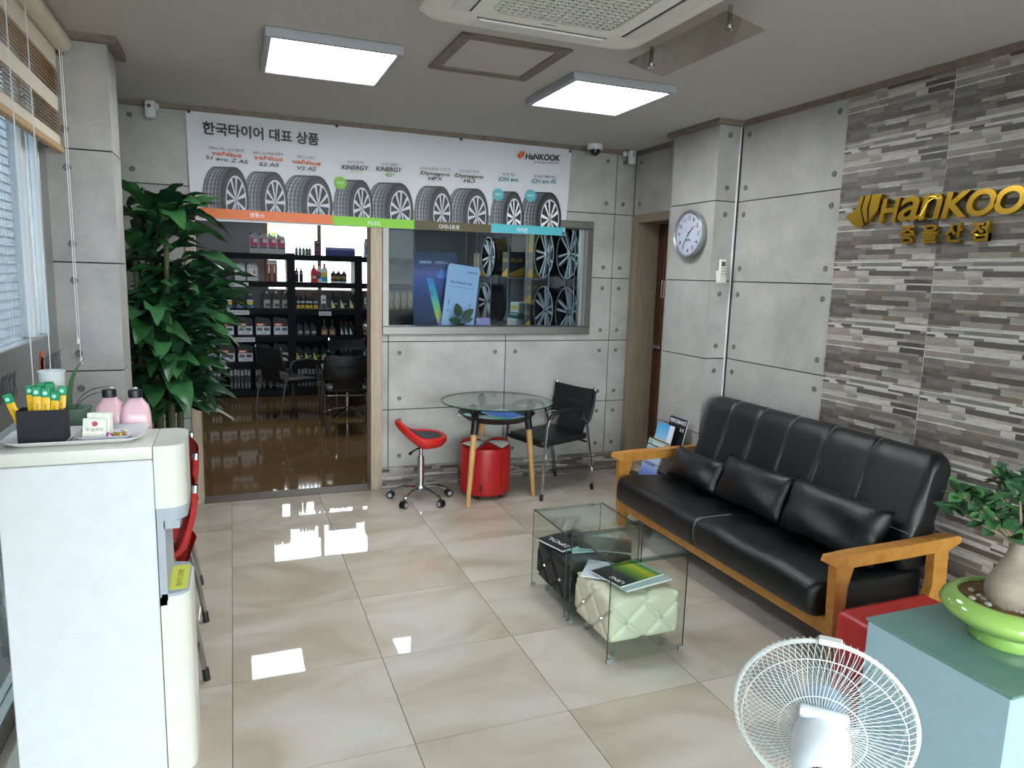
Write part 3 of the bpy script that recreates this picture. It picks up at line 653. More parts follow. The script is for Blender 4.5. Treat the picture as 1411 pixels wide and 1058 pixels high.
def hand(name, hour, l, wd, col, back=.02):
    a = PI/2-hour*PI/6; c_, s_ = math.cos(a), math.sin(a); b_ = MB(); x = {'hour_hand': -.043, 'minute_hand': -.0445, 'second_hand': -.046}[name]
    pts = [(-back, wd), (l, wd*.6), (l, -wd*.6), (-back, -wd)]; b_.prism([(-(r*c_-w_*s_), r*s_+w_*c_) for r, w_ in pts], lambda u, v, d: (x+d, u, v), 0, .0008); b_.build(name, mat('hand_'+col, col, .4), ck, ang=None)
hand('hour_hand', 1.6, .075, .004, '#17181b'); hand('minute_hand', 7.2, .10, .003, '#17181b'); hand('second_hand', 10.9, .06, .001, '#7c3030', .06)
MB().lathe([(0, -.0475), (.145, -.0465)], n=40, axis='x').build('cover_glass', glass('clock_glass', (.97, .97, .98)), ck)
# remote in holder, conduit
t = thing('air_conditioner_remote', 'white remote control in a wall holder on the pillar side', 'remote control', (1.862, 1.1026, 1.715))
bd_ = MB().rbox(-.024, .024, -.032, -.012, -.07, .075, .005, 2).build('remote_body', mCreamPl, t)
MB().box(-.016, .016, -.0335, -.0318, .03, .06).build('screen', mat('remote_screen', '#4c5550', .2), bd_, ang=None)
bt = MB()
for i in range(3):
    for j in range(4): bt.rbox(-.017+i*.0125, -.008+i*.0125, -.0345, -.0318, .012-j*.018, .02-j*.018, .001, 1)
bt.build('buttons', mat('remote_buttons', '#8e9290', .5), bd_)
h = MB(); h.rbox(-.029, .029, -.036, -.0005, -.08, -.035, .004, 1); h.box(-.029, .029, -.012, -.0005, -.035, .0); h.build('holder', mCreamPl, t)
t = thing('cable_conduit', 'white cable duct with black cable in the corner by the pillar', 'cable', (XR-.018, 1.094, 0))
MB().rbox(-.004, .005, -.006, .0075, .0, ZC-.034, .002, 1).build('duct', mWhitePl, t); MB().tube([(.014, -.004, .02), (.0135, -.004, 1.5), (.014, -.004, ZC-.034)], .003, 6).build('cable', mBlack, t)
# ------------------------------------------------------------------ sofa
sf = thing('sofa', 'black leather three-seat sofa with oak arms against the stone wall', 'sofa', (1.55, .235, 0))
SX, SY = -1.55, -.235
def rprof(pts, r, n=5):   # rounded polygon in (x,z)
    out = []; k = len(pts)
    for i in range(k):
        p0, p1, p2 = Vector(pts[i-1]), Vector(pts[i]), Vector(pts[(i+1) % k]); rr = r[i] if isinstance(r, (list, tuple)) else r
        a = p1+(p0-p1).normalized()*min(rr, (p0-p1).length*.48); c = p1+(p2-p1).normalized()*min(rr, (p2-p1).length*.48)
        for j in range(n+1): t_ = j/n; out.append(a*(1-t_)**2+p1*2*t_*(1-t_)+c*t_**2)
    return out
def cushion(prof, y0, y1, ny, rend, fn=None, grooves=(), gd=.012, gw=.012):
    c = sum(prof, Vector((0, 0)))/len(prof); P_ = []; ys = [y0+(y1-y0)*i/ny for i in range(ny+1)]
    for g in grooves: ys += [g-gw, g-gw*.4, g, g+gw*.4, g+gw]
    for e in (.002, .008, .018, .03, .045): ys += [y0+e, y1-e]
    for y in sorted(set(ys)):
        e = min(y-y0, y1-y); ins = 0
        if e < rend: ins = rend-math.sqrt(max(0, rend*rend-(rend-e)**2))
        for g in grooves: ins = max(ins, gd*max(0, 1-abs(y-g)/gw))
        row = []
        for p in prof:
            d = (p-c); q = p-d.normalized()*min(ins, d.length*.9); v = Vector((q.x, y, q.y))
            row.append(fn(v) if fn else v)
        P_.append(row)
    c0, c1 = Vector((c.x, y0, c.y)), Vector((c.x, y1, c.y))
    if fn: c0, c1 = fn(c0), fn(c1)
    P_ = [[c0]*len(prof)]+P_+[[c1]*len(prof)]
    return P_
def dens(prof, k=3):
    out = []
    for i in range(len(prof)):
        a, b_ = prof[i], prof[(i+1) % len(prof)]; n = max(1, int((b_-a).length/.03)); out += [a+(b_-a)*j/n for j in range(n)]
    return out
def L(p): return Vector((p.x+SX, p.y+SY, p.z))
rn = random.Random(2)
tufts = [(1.50, -.45), (1.50, -.17), (1.50, .10), (1.5, .38), (1.5, .66), (1.50, .93)]
def seatfn(v):
    z = v.z
    if z > .3:
        for tx, ty in tufts: z -= .022*math.exp(-(((v.x-tx)/.05)**2+((v.y-ty)/.07)**2))
        z += .012*math.sin((v.y+.6)*1.8*PI/1.7*2)**2*math.exp(-((v.x-1.3)/.2)**2)-.003
    return L(Vector((v.x, v.y, z)))
sp = dens(rprof([(1.150, .19), (1.150, .365), (1.84, .345), (1.84, .185)], [.06, .075, .03, .03]))
b = MB(); b.grid(cushion(sp, -.615, 1.115, 60, .05, seatfn, (.25,), .01), closed_v=True); st = b.build('seat', mLeather, sf, ang=60)
b = MB(); b.tube([L(Vector((x, .25, z))) for x, z in ((1.155, .24), (1.152, .30), (1.165, .345), (1.20, .362), (1.30, .364), (1.40, .362))], .0022, 6); b.build('seam', mat('seam_thread', '#7d8082', .6), st)
bp = dens(rprof([(1.69, .33), (1.635, .40), (1.79, .865), (1.86, .905), (1.93, .86), (1.82, .33)], [.03, .05, .05, .04, .05, .03]))
GR = [.78, .53, .27, .0, -.29]
b = MB(); b.grid(cushion(bp, -.632, 1.03, 40, .06, L, GR, .012), closed_v=True); bk = b.build('backrest', mLeather, sf, ang=60)
for g in GR:
    b = MB(); b.tube([L(Vector((x, g, z))) for x, z in ((1.66, .44), (1.69, .53), (1.728, .65), (1.765, .76), (1.80, .855), (1.835, .888), (1.86, .894))], .0022, 6); b.build('seam', MATS['seam_thread'], bk)
b = MB(); b.tube([L(Vector((1.676, y, .535))) for y in (-.625, -.5, -.4)], .0022, 6); b.build('seam', MATS['seam_thread'], bk)
# arms
for s_, y0 in ((0, -.70), (1, 1.125)):
    top = [(1.155, .478), (1.165, .505), (1.30, .512), (1.6, .515), (1.905, .525), (1.93, .515), (1.93, .49), (1.86, .462), (1.6, .455), (1.2, .452)]
    b = MB(); b.prism([(x, z) for x, z in top], lambda u, v, d: (u+SX, y0+d+SY, v), 0, .062); bm = bmesh.new()
    arm = b.build('armrest', mOak, sf, ang=40)
    fr = [(1.195, .455), (1.30, .455), (1.272, .36), (1.268, .21), (1.30, .13), (1.262, 0), (1.222, 0), (1.205, .2)]
    b = MB(); b.prism(fr, lambda u, v, d: (u+SX, y0+.012+d+SY, v), 0, .042); b.build('front_leg', mOak, sf, ang=40)
    rr = [(1.78, .47), (1.87, .47), (1.885, .2), (1.90, 0), (1.86, 0), (1.83, .15), (1.765, .2), (1.79, .3)]
    b = MB(); b.prism(rr, lambda u, v, d: (u+SX, y0+.012+d+SY, v), 0, .042); b.build('rear_leg', mOak, sf, ang=40)
    b = MB(); b.rbox(1.25+SX, 1.80+SX, y0+.014+SY, y0+.05+SY, .15, .195, .006, 1); b.build('side_rail', mOak, sf)
b = MB(); b.rbox(1.215+SX, 1.245+SX, -.66+SY, 1.14+SY, .125, .205, .006, 1); b.build('front_rail', mOak, sf)
b = MB(); b.rbox(1.76+SX, 1.79+SX, -.66+SY, 1.14+SY, .125, .205, .006, 1); b.build('rear_rail', mOak, sf)
def pillow(name, label, cat, loc, eul, W, H, T, m_, group=None, seed=1, wr=.012):
    rn_ = random.Random(seed); ph = [rn_.uniform(0, 6) for _ in range(6)]; n = 22; rows = [[], []]
    for i in range(n+1):
        for sgn in (0, 1): rows[sgn].append([])
        for j in range(n+1):
            u, v = -1+2*i/n, -1+2*j/n; e = max(0, (1-u**4))**.5*max(0, (1-v**4))**.5
            x = u*W/2*(1-.05*(1-abs(v))**2*abs(u)); z = v*H/2*(1-.07*(1-abs(u))**2*abs(v))
            w_ = wr*e*(math.sin(u*3.5+v*2.5+ph[0])*.9+math.sin(u*8-v*3+ph[1])*.25+math.sin(v*5+u*2+ph[2])*.4)
            for sgn in (0, 1): s2 = -1 if sgn == 0 else 1; rows[sgn][-1].append((x, s2*(T/2*e+w_*(1 if s2 < 0 else .3)), z))
    b_ = MB(); b_.grid(rows[0]); b_.grid(rows[1]); bm_ = bmesh.new()
    o_ = b_.build(name, m_, None, loc, eul, 70); bm_.from_mesh(o_.data); bmesh.ops.remove_doubles(bm_, verts=bm_.verts[:], dist=.0008); bmesh.ops.recalc_face_normals(bm_, faces=bm_.faces[:]); bm_.to_mesh(o_.data); bm_.free()
    return tag(o_, label, cat, group)
for k, (y, x, w_, h_, rx_, lab) in enumerate(((.79, 1.555, .50, .21, 24, 'black leather cushion at the far end of the sofa'), (.28, 1.575, .56, .27, 20, 'black leather cushion in the middle of the sofa'), (-.30, 1.56, .60, .29, 22, 'black leather cushion at the near end of the sofa'))):
    # local x -> world -y, local -y (front) -> world -x
    pillow('sofa_cushion', lab, 'cushion', (x, y, .365+h_/2*.93), (Matrix.Rotation(-PI/2, 3, 'Z') @ Matrix.Rotation(-math.radians(rx_), 3, 'X')).to_euler(), w_, h_, .15, mLeather, 'black cushions on the sofa', 3+k, .007)
# ------------------------------------------------------------------ metal frame chair (faces -x)
def make_chair(fab, label, arm_m=mBlack, name='tube_chair'):
    t = thing(name, label, 'chair')
    P_ = []; n = 18
    b_ = MB(); b_.rbox(-.25, .21, -.215, .215, .405, .46, .025, 3)
    for i, v in enumerate(b_.v): b_.v[i] = (v[0], v[1], v[2]-.012*math.exp(-((v[0]+.02)/.15)**2-(v[1]/.16)**2)-(.015 if v[0] < -.22 else 0)+.02*max(0, v[0]))
    b_.build('seat', fab, t, ang=50)
    for s_ in (-1, 1):
        y = .235*s_; b_ = MB(); b_.tube(smoothpath([(-.255, y, .012), (-.243, y, .25), (-.23, y, .47), (-.215, y, .575), (-.185, y, .625)], 5), .011, 8); l = b_.build('front_leg', mChrome, t)
        MB().cyl((-.257, y, 0), (-.254, y, .05), .0145, .014, 10).build('foot_cap', mBlack, l)
        b_ = MB(); b_.tube(smoothpath([(-.2, y, .605), (-.165, y, .645), (-.10, y, .66), (.0, y, .66), (.08, y, .65), (.13, y, .63)], 5), [.013]+[.017]*24+[.013], 8); b_.build('armrest', arm_m, t)
        b_ = MB(); b_.tube(smoothpath([(.27, y*.93, .012), (.245, y*.95, .2), (.2, y*.97, .42), (.165, y, .55), (.125, y, .632)], 5), .011, 8); l = b_.build('rear_leg', mChrome, t)
        MB().cyl((.273, y*.93, 0), (.268, y*.93, .05), .0145, .014, 10).build('foot_cap', mBlack, l)
        b_ = MB(); b_.tube(smoothpath([(.165, y, .545), (.2, y*1.0, .57), (.235, y*.97, .66), (.25, y*.95, .73), (.255, y*.95, .80)], 5), .012, 8); bp_ = b_.build('back_post', fab, t)
        MB().tube([(.2535, y*.95, .785), (.256, y*.95, .815)], .0135, 10).build('end_cap', mChrome, bp_)
        b_ = MB(); b_.tube(smoothpath([(.155, y, .545), (.19, y*.95, .555), (.215, y*.8, .56), (.23, y*.55, .556)], 5), .0105, 8); b_.build('back_clip', mChrome, t)
    rows = [[], []]
    for i in range(n+1):
        v = i/n; z = .555+.245*v
        for k_, off in ((0, -.006), (1, .006)):
            rows[k_].append([(.205+.035*math.sin(v*1.5)+off+.045*(1-(2*j/16-1)**2)*(1-.3*v), (-1+2*j/16)*(.225-.006*v), z-.012*(1-(2*j/16-1)**2)*(1 if v > .5 else 0)) for j in range(17)])
    b_ = MB(); b_.grid(rows[0]); b_.grid(rows[1]); b_.build('backrest', fab, t, ang=60)
    rows = []
    for i in range(9):
        v = i/8; rows.append([(.20+.05*v**1.3+.004*math.cos(j), (-1+2*j/8)*.15, .42+.16*v) for j in range(9)])
    b_ = MB(); b_.grid(rows); b_.grid([[(p[0]+.01, p[1], p[2]) for p in r] for r in rows]); b_.build('back_strap', fab, t, ang=60)
    MB().tube([(.22, -.2, .385), (.22, .2, .385)], .009, 8).build('rear_stretcher', mChrome, t)
    MB().tube([(-.2, -.225, .395), (-.2, .225, .395)], .009, 8).build('front_stretcher', mChrome, t)
    return t
chb = make_chair(mat('chair_leather', '#111315', .42, bump=.2, bscale=200), 'black armchair on chrome tube legs beside the round glass table')
chb.location = (1.115, 2.085, 0); chb.rotation_euler.z = math.radians(16)
for x, y, a, lab in ((-.60, 5.42, 180+33, 'black chrome-legged chair at the left of the back room table'), (-.07, 4.66, 270-4, 'black chrome-legged chair with its back turned, in the back room'), (.19, 5.98, 90+4, 'black chrome-legged chair behind the back room table')):
    c = copy_tree(chb); c.location = (x, y, 0); c.rotation_euler.z = math.radians(a); c['label'] = lab; c['group'] = 'black chairs in the back room'
chr_ = make_chair(mRedFab, 'nearest red armchair in the row behind the water purifier', mat('grey_arm', '#4b4d52', .45))
chr_['group'] = 'red chairs along the left window'
chr_.location = (-1.60, .235, 0); chr_.rotation_euler.z = math.radians(9)
c = copy_tree(chr_); c.location = (-1.605, .77, 0); c.rotation_euler.z = math.radians(5); c['label'] = 'farther red armchair in the row, next to the left pillar'
# ------------------------------------------------------------------ round glass table with tray
t = thing('round_glass_table', 'round glass table with beech legs and black magazine tray', 'table', (.63, 1.97, 0))
MB().lathe([(0, .728), (.405, .728)], n=64).build('top_underside', glass('round_glass', (.93, .97, .955)), t)
MB().lathe([(0, .736), (.405, .736)], n=64).build('glass_top', MATS['round_glass'], t)
MB().lathe([(.404, .7275), (.410, .7285), (.412, .732), (.410, .7355), (.404, .7365)], n=64, caps=False).build('glass_rim', mGlassEdge, t)
LEGS = [(-.26, -.155), (.295, -.05), (-.02, .33)]
for (x, y) in LEGS:
    q = .62; MB().tube([(x*1.0, y*1.0, 0), (x*.90, y*.90, .30), (x*.80, y*.80, .60)], [.016, .02, .0235], 14).build('leg', mBeech, t)
    b = MB(); b.tube(smoothpath([(x*.83, y*.83, .52), (x*.79, y*.79, .61), (x*.82, y*.82, .67), (x*.93, y*.93, .722)], 4), [.027]*5+[.026]*4+[.03, .034, .036, .03], 12); b.build('leg_bracket', mBlack, t)
b = MB(); b.lathe([(0, .575), (.12, .578), (.22, .6), (.275, .64), (.283, .652), (.272, .65), (.21, .612), (.12, .59), (0, .587)], n=40); b.build('tray', mBlack, t)
def magazine(name, label, loc, eul, W, H, T, cover, group=None, spine='#dfe2e6', text=None):
    t_ = thing(name, label, 'magazine', loc, 0, group); t_.rotation_euler = eul
    MB().rbox(-W/2, W/2, -H/2, H/2, 0, T, .001, 1).build('pages', mat('pages', '#d6d8da', .8), t_)
    b_ = MB(); nx, ny = 12, 16
    for i in range(nx):
        for j in range(ny):
            u, v = (i+.5)/nx, (j+.5)/ny; x0, x1 = -W/2+W*i/nx, -W/2+W*(i+1)/nx; y0, y1 = -H/2+H*j/ny, -H/2+H*(j+1)/ny
            b_.add([(x0, y0, T+.0006), (x1, y0, T+.0006), (x1, y1, T+.0006), (x0, y1, T+.0006)], [(0, 1, 2, 3)], 0, cover(u, v))
    b_.box(-W/2-.0008, -W/2, -H/2, H/2, 0, T+.0006, 0, spine)
    if text:
        for (s_, u0, v0, u1, hh, c) in text: put_text(b_, s_, fit((-W/2+W*u0, -H/2+H*v0, T+.0012), (-W/2+W*u1, -H/2+H*v0, T+.0012), (0, H*hh, 0)), 0, c, .02)
    b_.build('cover', ATTG, t_, ang=None); return t_
def ramp(stops):
    def f(v):
        for (a, c0), (b_, c1) in zip(stops, stops[1:]):
            if v <= b_: k = 0 if b_ == a else (v-a)/(b_-a); A, B = C3(c0), C3(c1); return tuple(A[i]+(B[i]-A[i])*max(0, k) for i in range(3))
        return C3(stops[-1][1])
    return f
r1 = ramp([(0, '#17565a'), (.4, '#2a9c98'), (.55, '#6fc04a'), (.7, '#1f7d8c'), (1, '#cfe0e0')]); r2 = ramp([(0, '#2456b8'), (.6, '#2f6fd6'), (1, '#a9c4ea')]); r3 = ramp([(0, '#15181c'), (.5, '#2c5d66'), (.8, '#9fd4d8'), (1, '#d8ecec')])
magazine('magazine', 'blue magazine in the tray under the round glass top', (.69, 2.0, .622), (.04, -.02, .3), .2, .27, .006, lambda u, v: r2((u+v)/2), 'magazines under the round table')
magazine('magazine', 'teal and green magazine on the tray front under round glass', (.64, 1.88, .619), (.1, .03, 1.9), .2, .26, .006, lambda u, v: r1((u*.7+v*.3)), 'magazines under the round table')
magazine('magazine', 'dark teal magazine sticking out left of the round table tray', (.49, 1.96, .625), (.02, .12, .9), .19, .26, .005, lambda u, v: r3(v), 'magazines under the round table')
# ------------------------------------------------------------------ red swivel stool
t = thing('swivel_stool', 'red swivel stool on chrome five-star base with castors', 'stool', (.085, 2.06, 0), math.radians(0))
n = 36; prof = []
def seatring(r, z): return [(r*math.cos(2*PI*i/n), r*math.sin(2*PI*i/n), z+(.12*max(0, -math.cos(2*PI*i/n))**1.6*min(1, r/.17))) for i in range(n)]
b = MB(); b.grid([seatring(.0, .405), seatring(.10, .405), seatring(.16, .42), seatring(.188, .455), seatring(.186, .485), seatring(.165, .495), seatring(.145, .478), seatring(.10, .468), seatring(0, .466)], closed_v=True); b.build('seat_shell', mat('stool_red', '#c42320', .38, var=.05), t, ang=60)
def padr(r, z): return [(.02+r*math.cos(2*PI*i/n)*.95, r*math.sin(2*PI*i/n), z+(.08*max(0, -math.cos(2*PI*i/n))**1.6*min(1, r/.17))) for i in range(n)]
b = MB(); b.grid([padr(.145, .475), padr(.13, .488), padr(.08, .488), padr(0, .486)], closed_v=True); b.build('seat_pad', mat('stool_pad', '#2e3036', .5), t, ang=60)
MB().cyl((0, 0, .09), (0, 0, .33), .026, .024, 18).build('gas_column', mChrome, t); MB().cyl((0, 0, .33), (0, 0, .41), .013, n=14).build('piston', mChrome, t)
b = MB(); b.tube([(0, 0, .4), (-.07, -.05, .385), (-.1, -.07, .37)], [.006, .006, .012], 8); b.build('height_lever', mBlack, t)
MB().lathe([(0, .07), (.034, .072), (.036, .1), (.026, .112), (0, .114)], n=18).build('hub', mChrome, t)
for k in range(5):
    a = math.radians(-136+72*k); d = Vector((math.cos(a), math.sin(a), 0))
    b = MB(); b.tube(smoothpath([d*.02+Vector((0, 0, .095)), d*.11+Vector((0, 0, .098)), d*.185+Vector((0, 0, .075)), d*.215+Vector((0, 0, .055))], 4), [.014]*6+[.012]*7, 10); sp_ = b.build('star_leg', mChrome, t)
    p = d*.225; e = Vector((-d.y, d.x, 0)); zz_ = Vector((0, 0, .027))
    for s_ in (-1, 1):
        MB().tube([p+e*s_*.008+zz_, p+e*s_*.021+zz_], .0265, 16).build('castor', mBlack, sp_); MB().tube([p+e*s_*.0205+zz_, p+e*s_*.0225+zz_], .016, 16).build('castor_cap', mGreyPl, sp_)
# ------------------------------------------------------------------ red flower ottoman
t = thing('round_ottoman', 'round red vinyl ottoman with red and white petal top', 'ottoman', (.585, 2.07, 0))
b = MB(); R_ = .19
b.lathe([(0, .03), (.17, .03), (.187, .045), (R_, .08), (R_, .36), (.186, .385), (.17, .395), (0, .395)], n=48); b.build('body', mRed, t, ang=40)
for k in range(6):
    a = math.radians(-100+60*k); rows = []
    for i in range(9):
        u = i/8; row = []
        for j in range(9):
            v = -1+2*j/8; r = .022+u*.165; w_ = math.radians(29)*v*(1 if u < .75 else 1)
            r2_ = r; h_ = .392+.036*(1-v**2)**.6*math.sin(PI*min(1, u*.55+.2))*(1 if u < .99 else .6)
            row.append((r2_*math.cos(a+w_), r2_*math.sin(a+w_), h_))
        rows.append(row)
    b = MB(); b.grid(rows); b.build('petal', mRed if k % 2 == 0 else mWhiteV, t, ang=70)
for k in range(4): a = PI/4+k*PI/2; MB().cyl((.13*math.cos(a), .13*math.sin(a), 0), (.13*math.cos(a), .13*math.sin(a), .032), .018, n=10).build('foot', mBlack, t)
for k in range(6): a = math.radians(-130+60*k); b = MB(); b.tube([((R_+.0005)*math.cos(a), (R_+.0005)*math.sin(a), z) for z in (.07, .2, .37)], .0022, 5); b.build('seam', mat('red_seam', '#7e1012', .5), t)
b = MB(); b.X = Matrix.Rotation(math.radians(-118), 4, 'Z'); b.rbox(R_-.002, R_+.003, -.007, .007, .07, .125, .002, 1); b.build('tab', mBlack, t)
# ------------------------------------------------------------------ bent glass coffee tables
def glass_table(loc, W, D, H, label):
    t_ = thing('bent_glass_table', label, 'coffee table', loc, 0, 'bent glass coffee tables'); r = .022; th = .009
    def pth(o): # outline in (y,z) of the inverted U, offset inward o
        return [(-D/2+o, 0)]+[(-D/2+r+(r-o)*math.cos(a), H-r+(r-o)*math.sin(a)) for a in [PI-PI/2*i/6 for i in range(7)]]+[(D/2-r+(r-o)*math.cos(a), H-r+(r-o)*math.sin(a)) for a in [PI/2-PI/2*i/6 for i in range(7)]]+[(D/2-o, 0)]
    o_, i_ = pth(0), pth(th)
    b_ = MB(); b_.grid([[(x, y, z) for y, z in o_] for x in (-W/2, W/2)]); b_.grid([[(x, y, z) for y, z in i_] for x in (-W/2, W/2)])
    for q_ in range(len(b_.f)): b_.m[q_] = 1 if (q_ % (len(o_)-1)) in (2, 3, 4, 5, 9, 10, 11, 12) else 0  # bend faces get a darker tint that imitates refraction in the curved glass
    b_.build('glass_sheet', [mGlassTab, glass('bend_refraction_tint', (.5, .63, .58))], t_, ang=50)
    for x in (-W/2, W/2):
        b_ = MB(); b_.grid([[(x, y, z) for y, z in o_], [(x, y, z) for y, z in i_]]); b_.build('edge', mGlassEdge, t_, ang=None)
    for s_ in (-1, 1):
        for q in (-1, 1): MB().rbox(q*W/2-.022 if q > 0 else q*W/2-.002, q*W/2+.002 if q > 0 else q*W/2+.022, s_*D/2-.012 if s_ > 0 else s_*D/2-.002, s_*D/2+.002 if s_ > 0 else s_*D/2+.012, 0, .02, .002, 1).build('corner_foot', mat('clear_foot', '#7d8785', .2), t_)
glass_table((.493, .262, 0), .40, .41, .435, 'bent glass coffee table over the black tufted stool')
glass_table((.493, -.165, 0), .385, .385, .46, 'bent glass coffee table over the cream tufted stool')
def tufted(loc, W, D, z0, z1, m_, label, btn):
    t_ = thing('tufted_stool', label, 'stool', loc, 0, 'tufted stools under the glass tables'); H = z1-z0
    b_ = MB(); bm_ = bmesh.new(); bmesh.ops.create_cube(bm_, size=1)
    for v in bm_.verts: v.co = Vector((v.co.x*W, v.co.y*D, (z0+z1)/2+v.co.z*H))
    bmesh.ops.bevel(bm_, geom=bm_.edges[:], offset=.025, segments=3, profile=.6, affect='EDGES'); bmesh.ops.subdivide_edges(bm_, edges=[e for e in bm_.edges if e.calc_length() > .05], cuts=28, use_grid_fill=True)
    B = [(-.25*1, .42), (.25*1, .42)]
    def dent(u, h):  # u -.5..0.5 along side, h 0..1 : diamond creases
        d = 9
        for s_ in (-1, 1):
            for c0 in (-.75, -.25, .25, .75): q = abs((u-c0)-s_*(h-.42)*.62)/1.2; d = min(d, q)
        return .013*math.exp(-(d/.028)**2)
    for v in bm_.verts:
        c = v.co; u, w_, h = c.x/W, c.y/D, (c.z-z0)/H
        if abs(u) > .46: c.x -= math.copysign(dent(w_, h), u)
        elif abs(w_) > .46: c.y -= math.copysign(dent(u, h), w_)
        elif h > .9: c.z += .012*(1-(2*u)**2)*(1-(2*w_)**2)-dent(u, .42+abs(w_)*.8)*.6
    b_.bm(bm_); b_.build('body', m_, t_, ang=70)
    for s_ in (-1, 1):
        for q in (-.25, .25):
            for p in ((s_*(W/2-.008), q*D), ): MB().lathe([(0, .007), (.006, .006), (.009, 0)], (0, 0, 0), 8, 0, 'x').build('crystal_button', btn, t_, (p[0], p[1], z0+H*.42), (0, 0, 0 if s_ > 0 else PI))
            MB().lathe([(0, -.007), (.006, -.006), (.009, 0)], (0, 0, 0), 8, 0, 'y').build('crystal_button', btn, t_, (q*W, s_*(D/2-.008), z0+H*.42), (0, 0, 0 if s_ < 0 else PI))
            b2 = MB(); b2.cyl((s_*(W/2-.05), q*D*1.4, 0), (s_*(W/2-.05), q*D*1.4, z0), .014, .018, 10); b2.build('foot', glass('acrylic_foot', (.9, .93, .92)), t_)
mBtn = mat('crystal', '#d3d7dc', .05, .6)
tufted((.493, .262, 0), .37, .37, .075, .275, mat('black_velvet', '#15161b', .5, bump=.1, bscale=200), 'black tufted vinyl stool with crystal buttons under glass', mBtn)
tufted((.493, -.165, 0), .36, .34, .075, .275, mCream, 'cream tufted vinyl stool with crystal buttons under glass', mBtn)
def cov1(u, v): return C3('#0e1012') if u < .8 else C3('#20242a')
g1 = ramp([(0, '#15181b'), (.35, '#24282a'), (.6, '#6f8e1e'), (.78, '#b9b92a'), (.9, '#2d7a35'), (1, '#8fb7b8')])
teal = ramp([(0, '#aebfc6'), (.3, '#8fb6bd'), (1, '#a8cfd2')])
magazine('magazine', 'black magazine with white title on the black stool', (.44, .33, .288), (0, 0, 1.85), .2, .27, .008, cov1, 'magazines on the tufted stools', text=[('SPOL', .1, .72, .9, .12, '#d8dade')])
magazine('magazine', 'pale teal brochure lying on the black stool', (.53, .25, .290), (0, .0, 1.45), .21, .28, .005, lambda u, v: teal(v), 'magazines on the tufted stools')
magazine('magazine', 'dark grey magazine with red corner on the black stool', (.585, .20, .298), (0, .02, 1.0), .2, .26, .004, lambda u, v: C3('#7d2420') if u > .8 and v < .2 else C3('#2a2d31'), 'magazines on the tufted stools')
magazine('magazine', 'white paper brochure poking out on the cream stool', (.46, -.09, .288), (0, 0, .9), .2, .26, .004, lambda u, v: C3('#ccd0dc'), 'magazines on the tufted stools')
magazine('magazine', 'pale magazine lying lowest on the cream stool', (.52, -.19, .294), (0, 0, 1.75), .2, .27, .007, lambda u, v: C3('#a9bab9'), 'magazines on the tufted stools')
magazine('magazine', 'black magazine with green and yellow cover on cream stool', (.50, -.155, .303), (0, 0, 2.05-.25), .2, .27, .006, lambda u, v: C3(g1(1-v)) if True else 0, 'magazines on the tufted stools', text=[('UNI', .08, .82, .5, .1, '#e8e8e8')])
# ------------------------------------------------------------------ magazine rack
t = thing('magazine_rack', 'black wire magazine rack between sofa arm and pillar', 'rack', (1.70, 1.36, 0))
for y in (-.14, .14): MB().tube([(-.17, y, 0), (.03, y, .62), (.06, y, .0)], .006, 8).build('side_frame', mBlack, t)
for z, x in ((.12, -.13), (.30, -.07), (.46, -.02)):
    b = MB(); b.tube([(x+.0, -.14, z), (x-.05, -.14, z+.01), (x-.05, .14, z+.01), (x, .14, z)], .004, 6); b.tube([(x-.05, -.14, z+.06), (x-.05, .14, z+.06)], .004, 6); b.tube([(x-.01, -.14, z), (x-.01, .14, z)], .004, 6); b.build('pocket', mBlack, t)
def rackmag(label, x, y, z, W, H, cover, text, spine='#d8b23a'):
    m_ = magazine('magazine', label, (x, y, z+H/2), (0, 0, 0), W, H, .006, cover, 'magazines in the wire rack', spine, text)
    m_.rotation_euler = (Matrix.Rotation(-PI/2, 3, 'Z') @ Matrix.Rotation(PI/2-.24, 3, 'X')).to_euler()
perf = lambda u, v: C3('#14161b')
sky = ramp([(0, '#8a3b22'), (.25, '#d8772c'), (.45, '#e9b277'), (.55, '#8ec6ea'), (1, '#3f9fe0')])
blu = ramp([(0, '#2d4fa8'), (.5, '#6f8fd6'), (1, '#c9d6ee')])
rackmag('black magazine titled PERFORMANCE in the wire rack', 1.715, 1.27, .455, .21, .24, perf, [('PERFORMANCE', .05, .82, .95, .12, '#dfe3ea'), ('II', .7, .62, .9, .1, '#aeb4c0')])
rackmag('magazine with blue sky and orange desert cover in rack', 1.655, 1.335, .40, .2, .24, lambda u, v: C3('#dfe6ee') if u > .75 and v > .45 else sky(v), None)
rackmag('pale green tourist magazine half hidden in the rack', 1.625, 1.385, .32, .2, .2, lambda u, v: C3('#9cc7d6') if v < .7 else C3('#cfe6e2'), [('G', .08, .78, .25, .12, '#2f7a4a')])
rackmag('blue magazine titled Carpos low in the wire rack', 1.565, 1.36, .17, .2, .23, lambda u, v: blu(v), [('Carpos', .05, .72, .8, .13, '#16203f')])
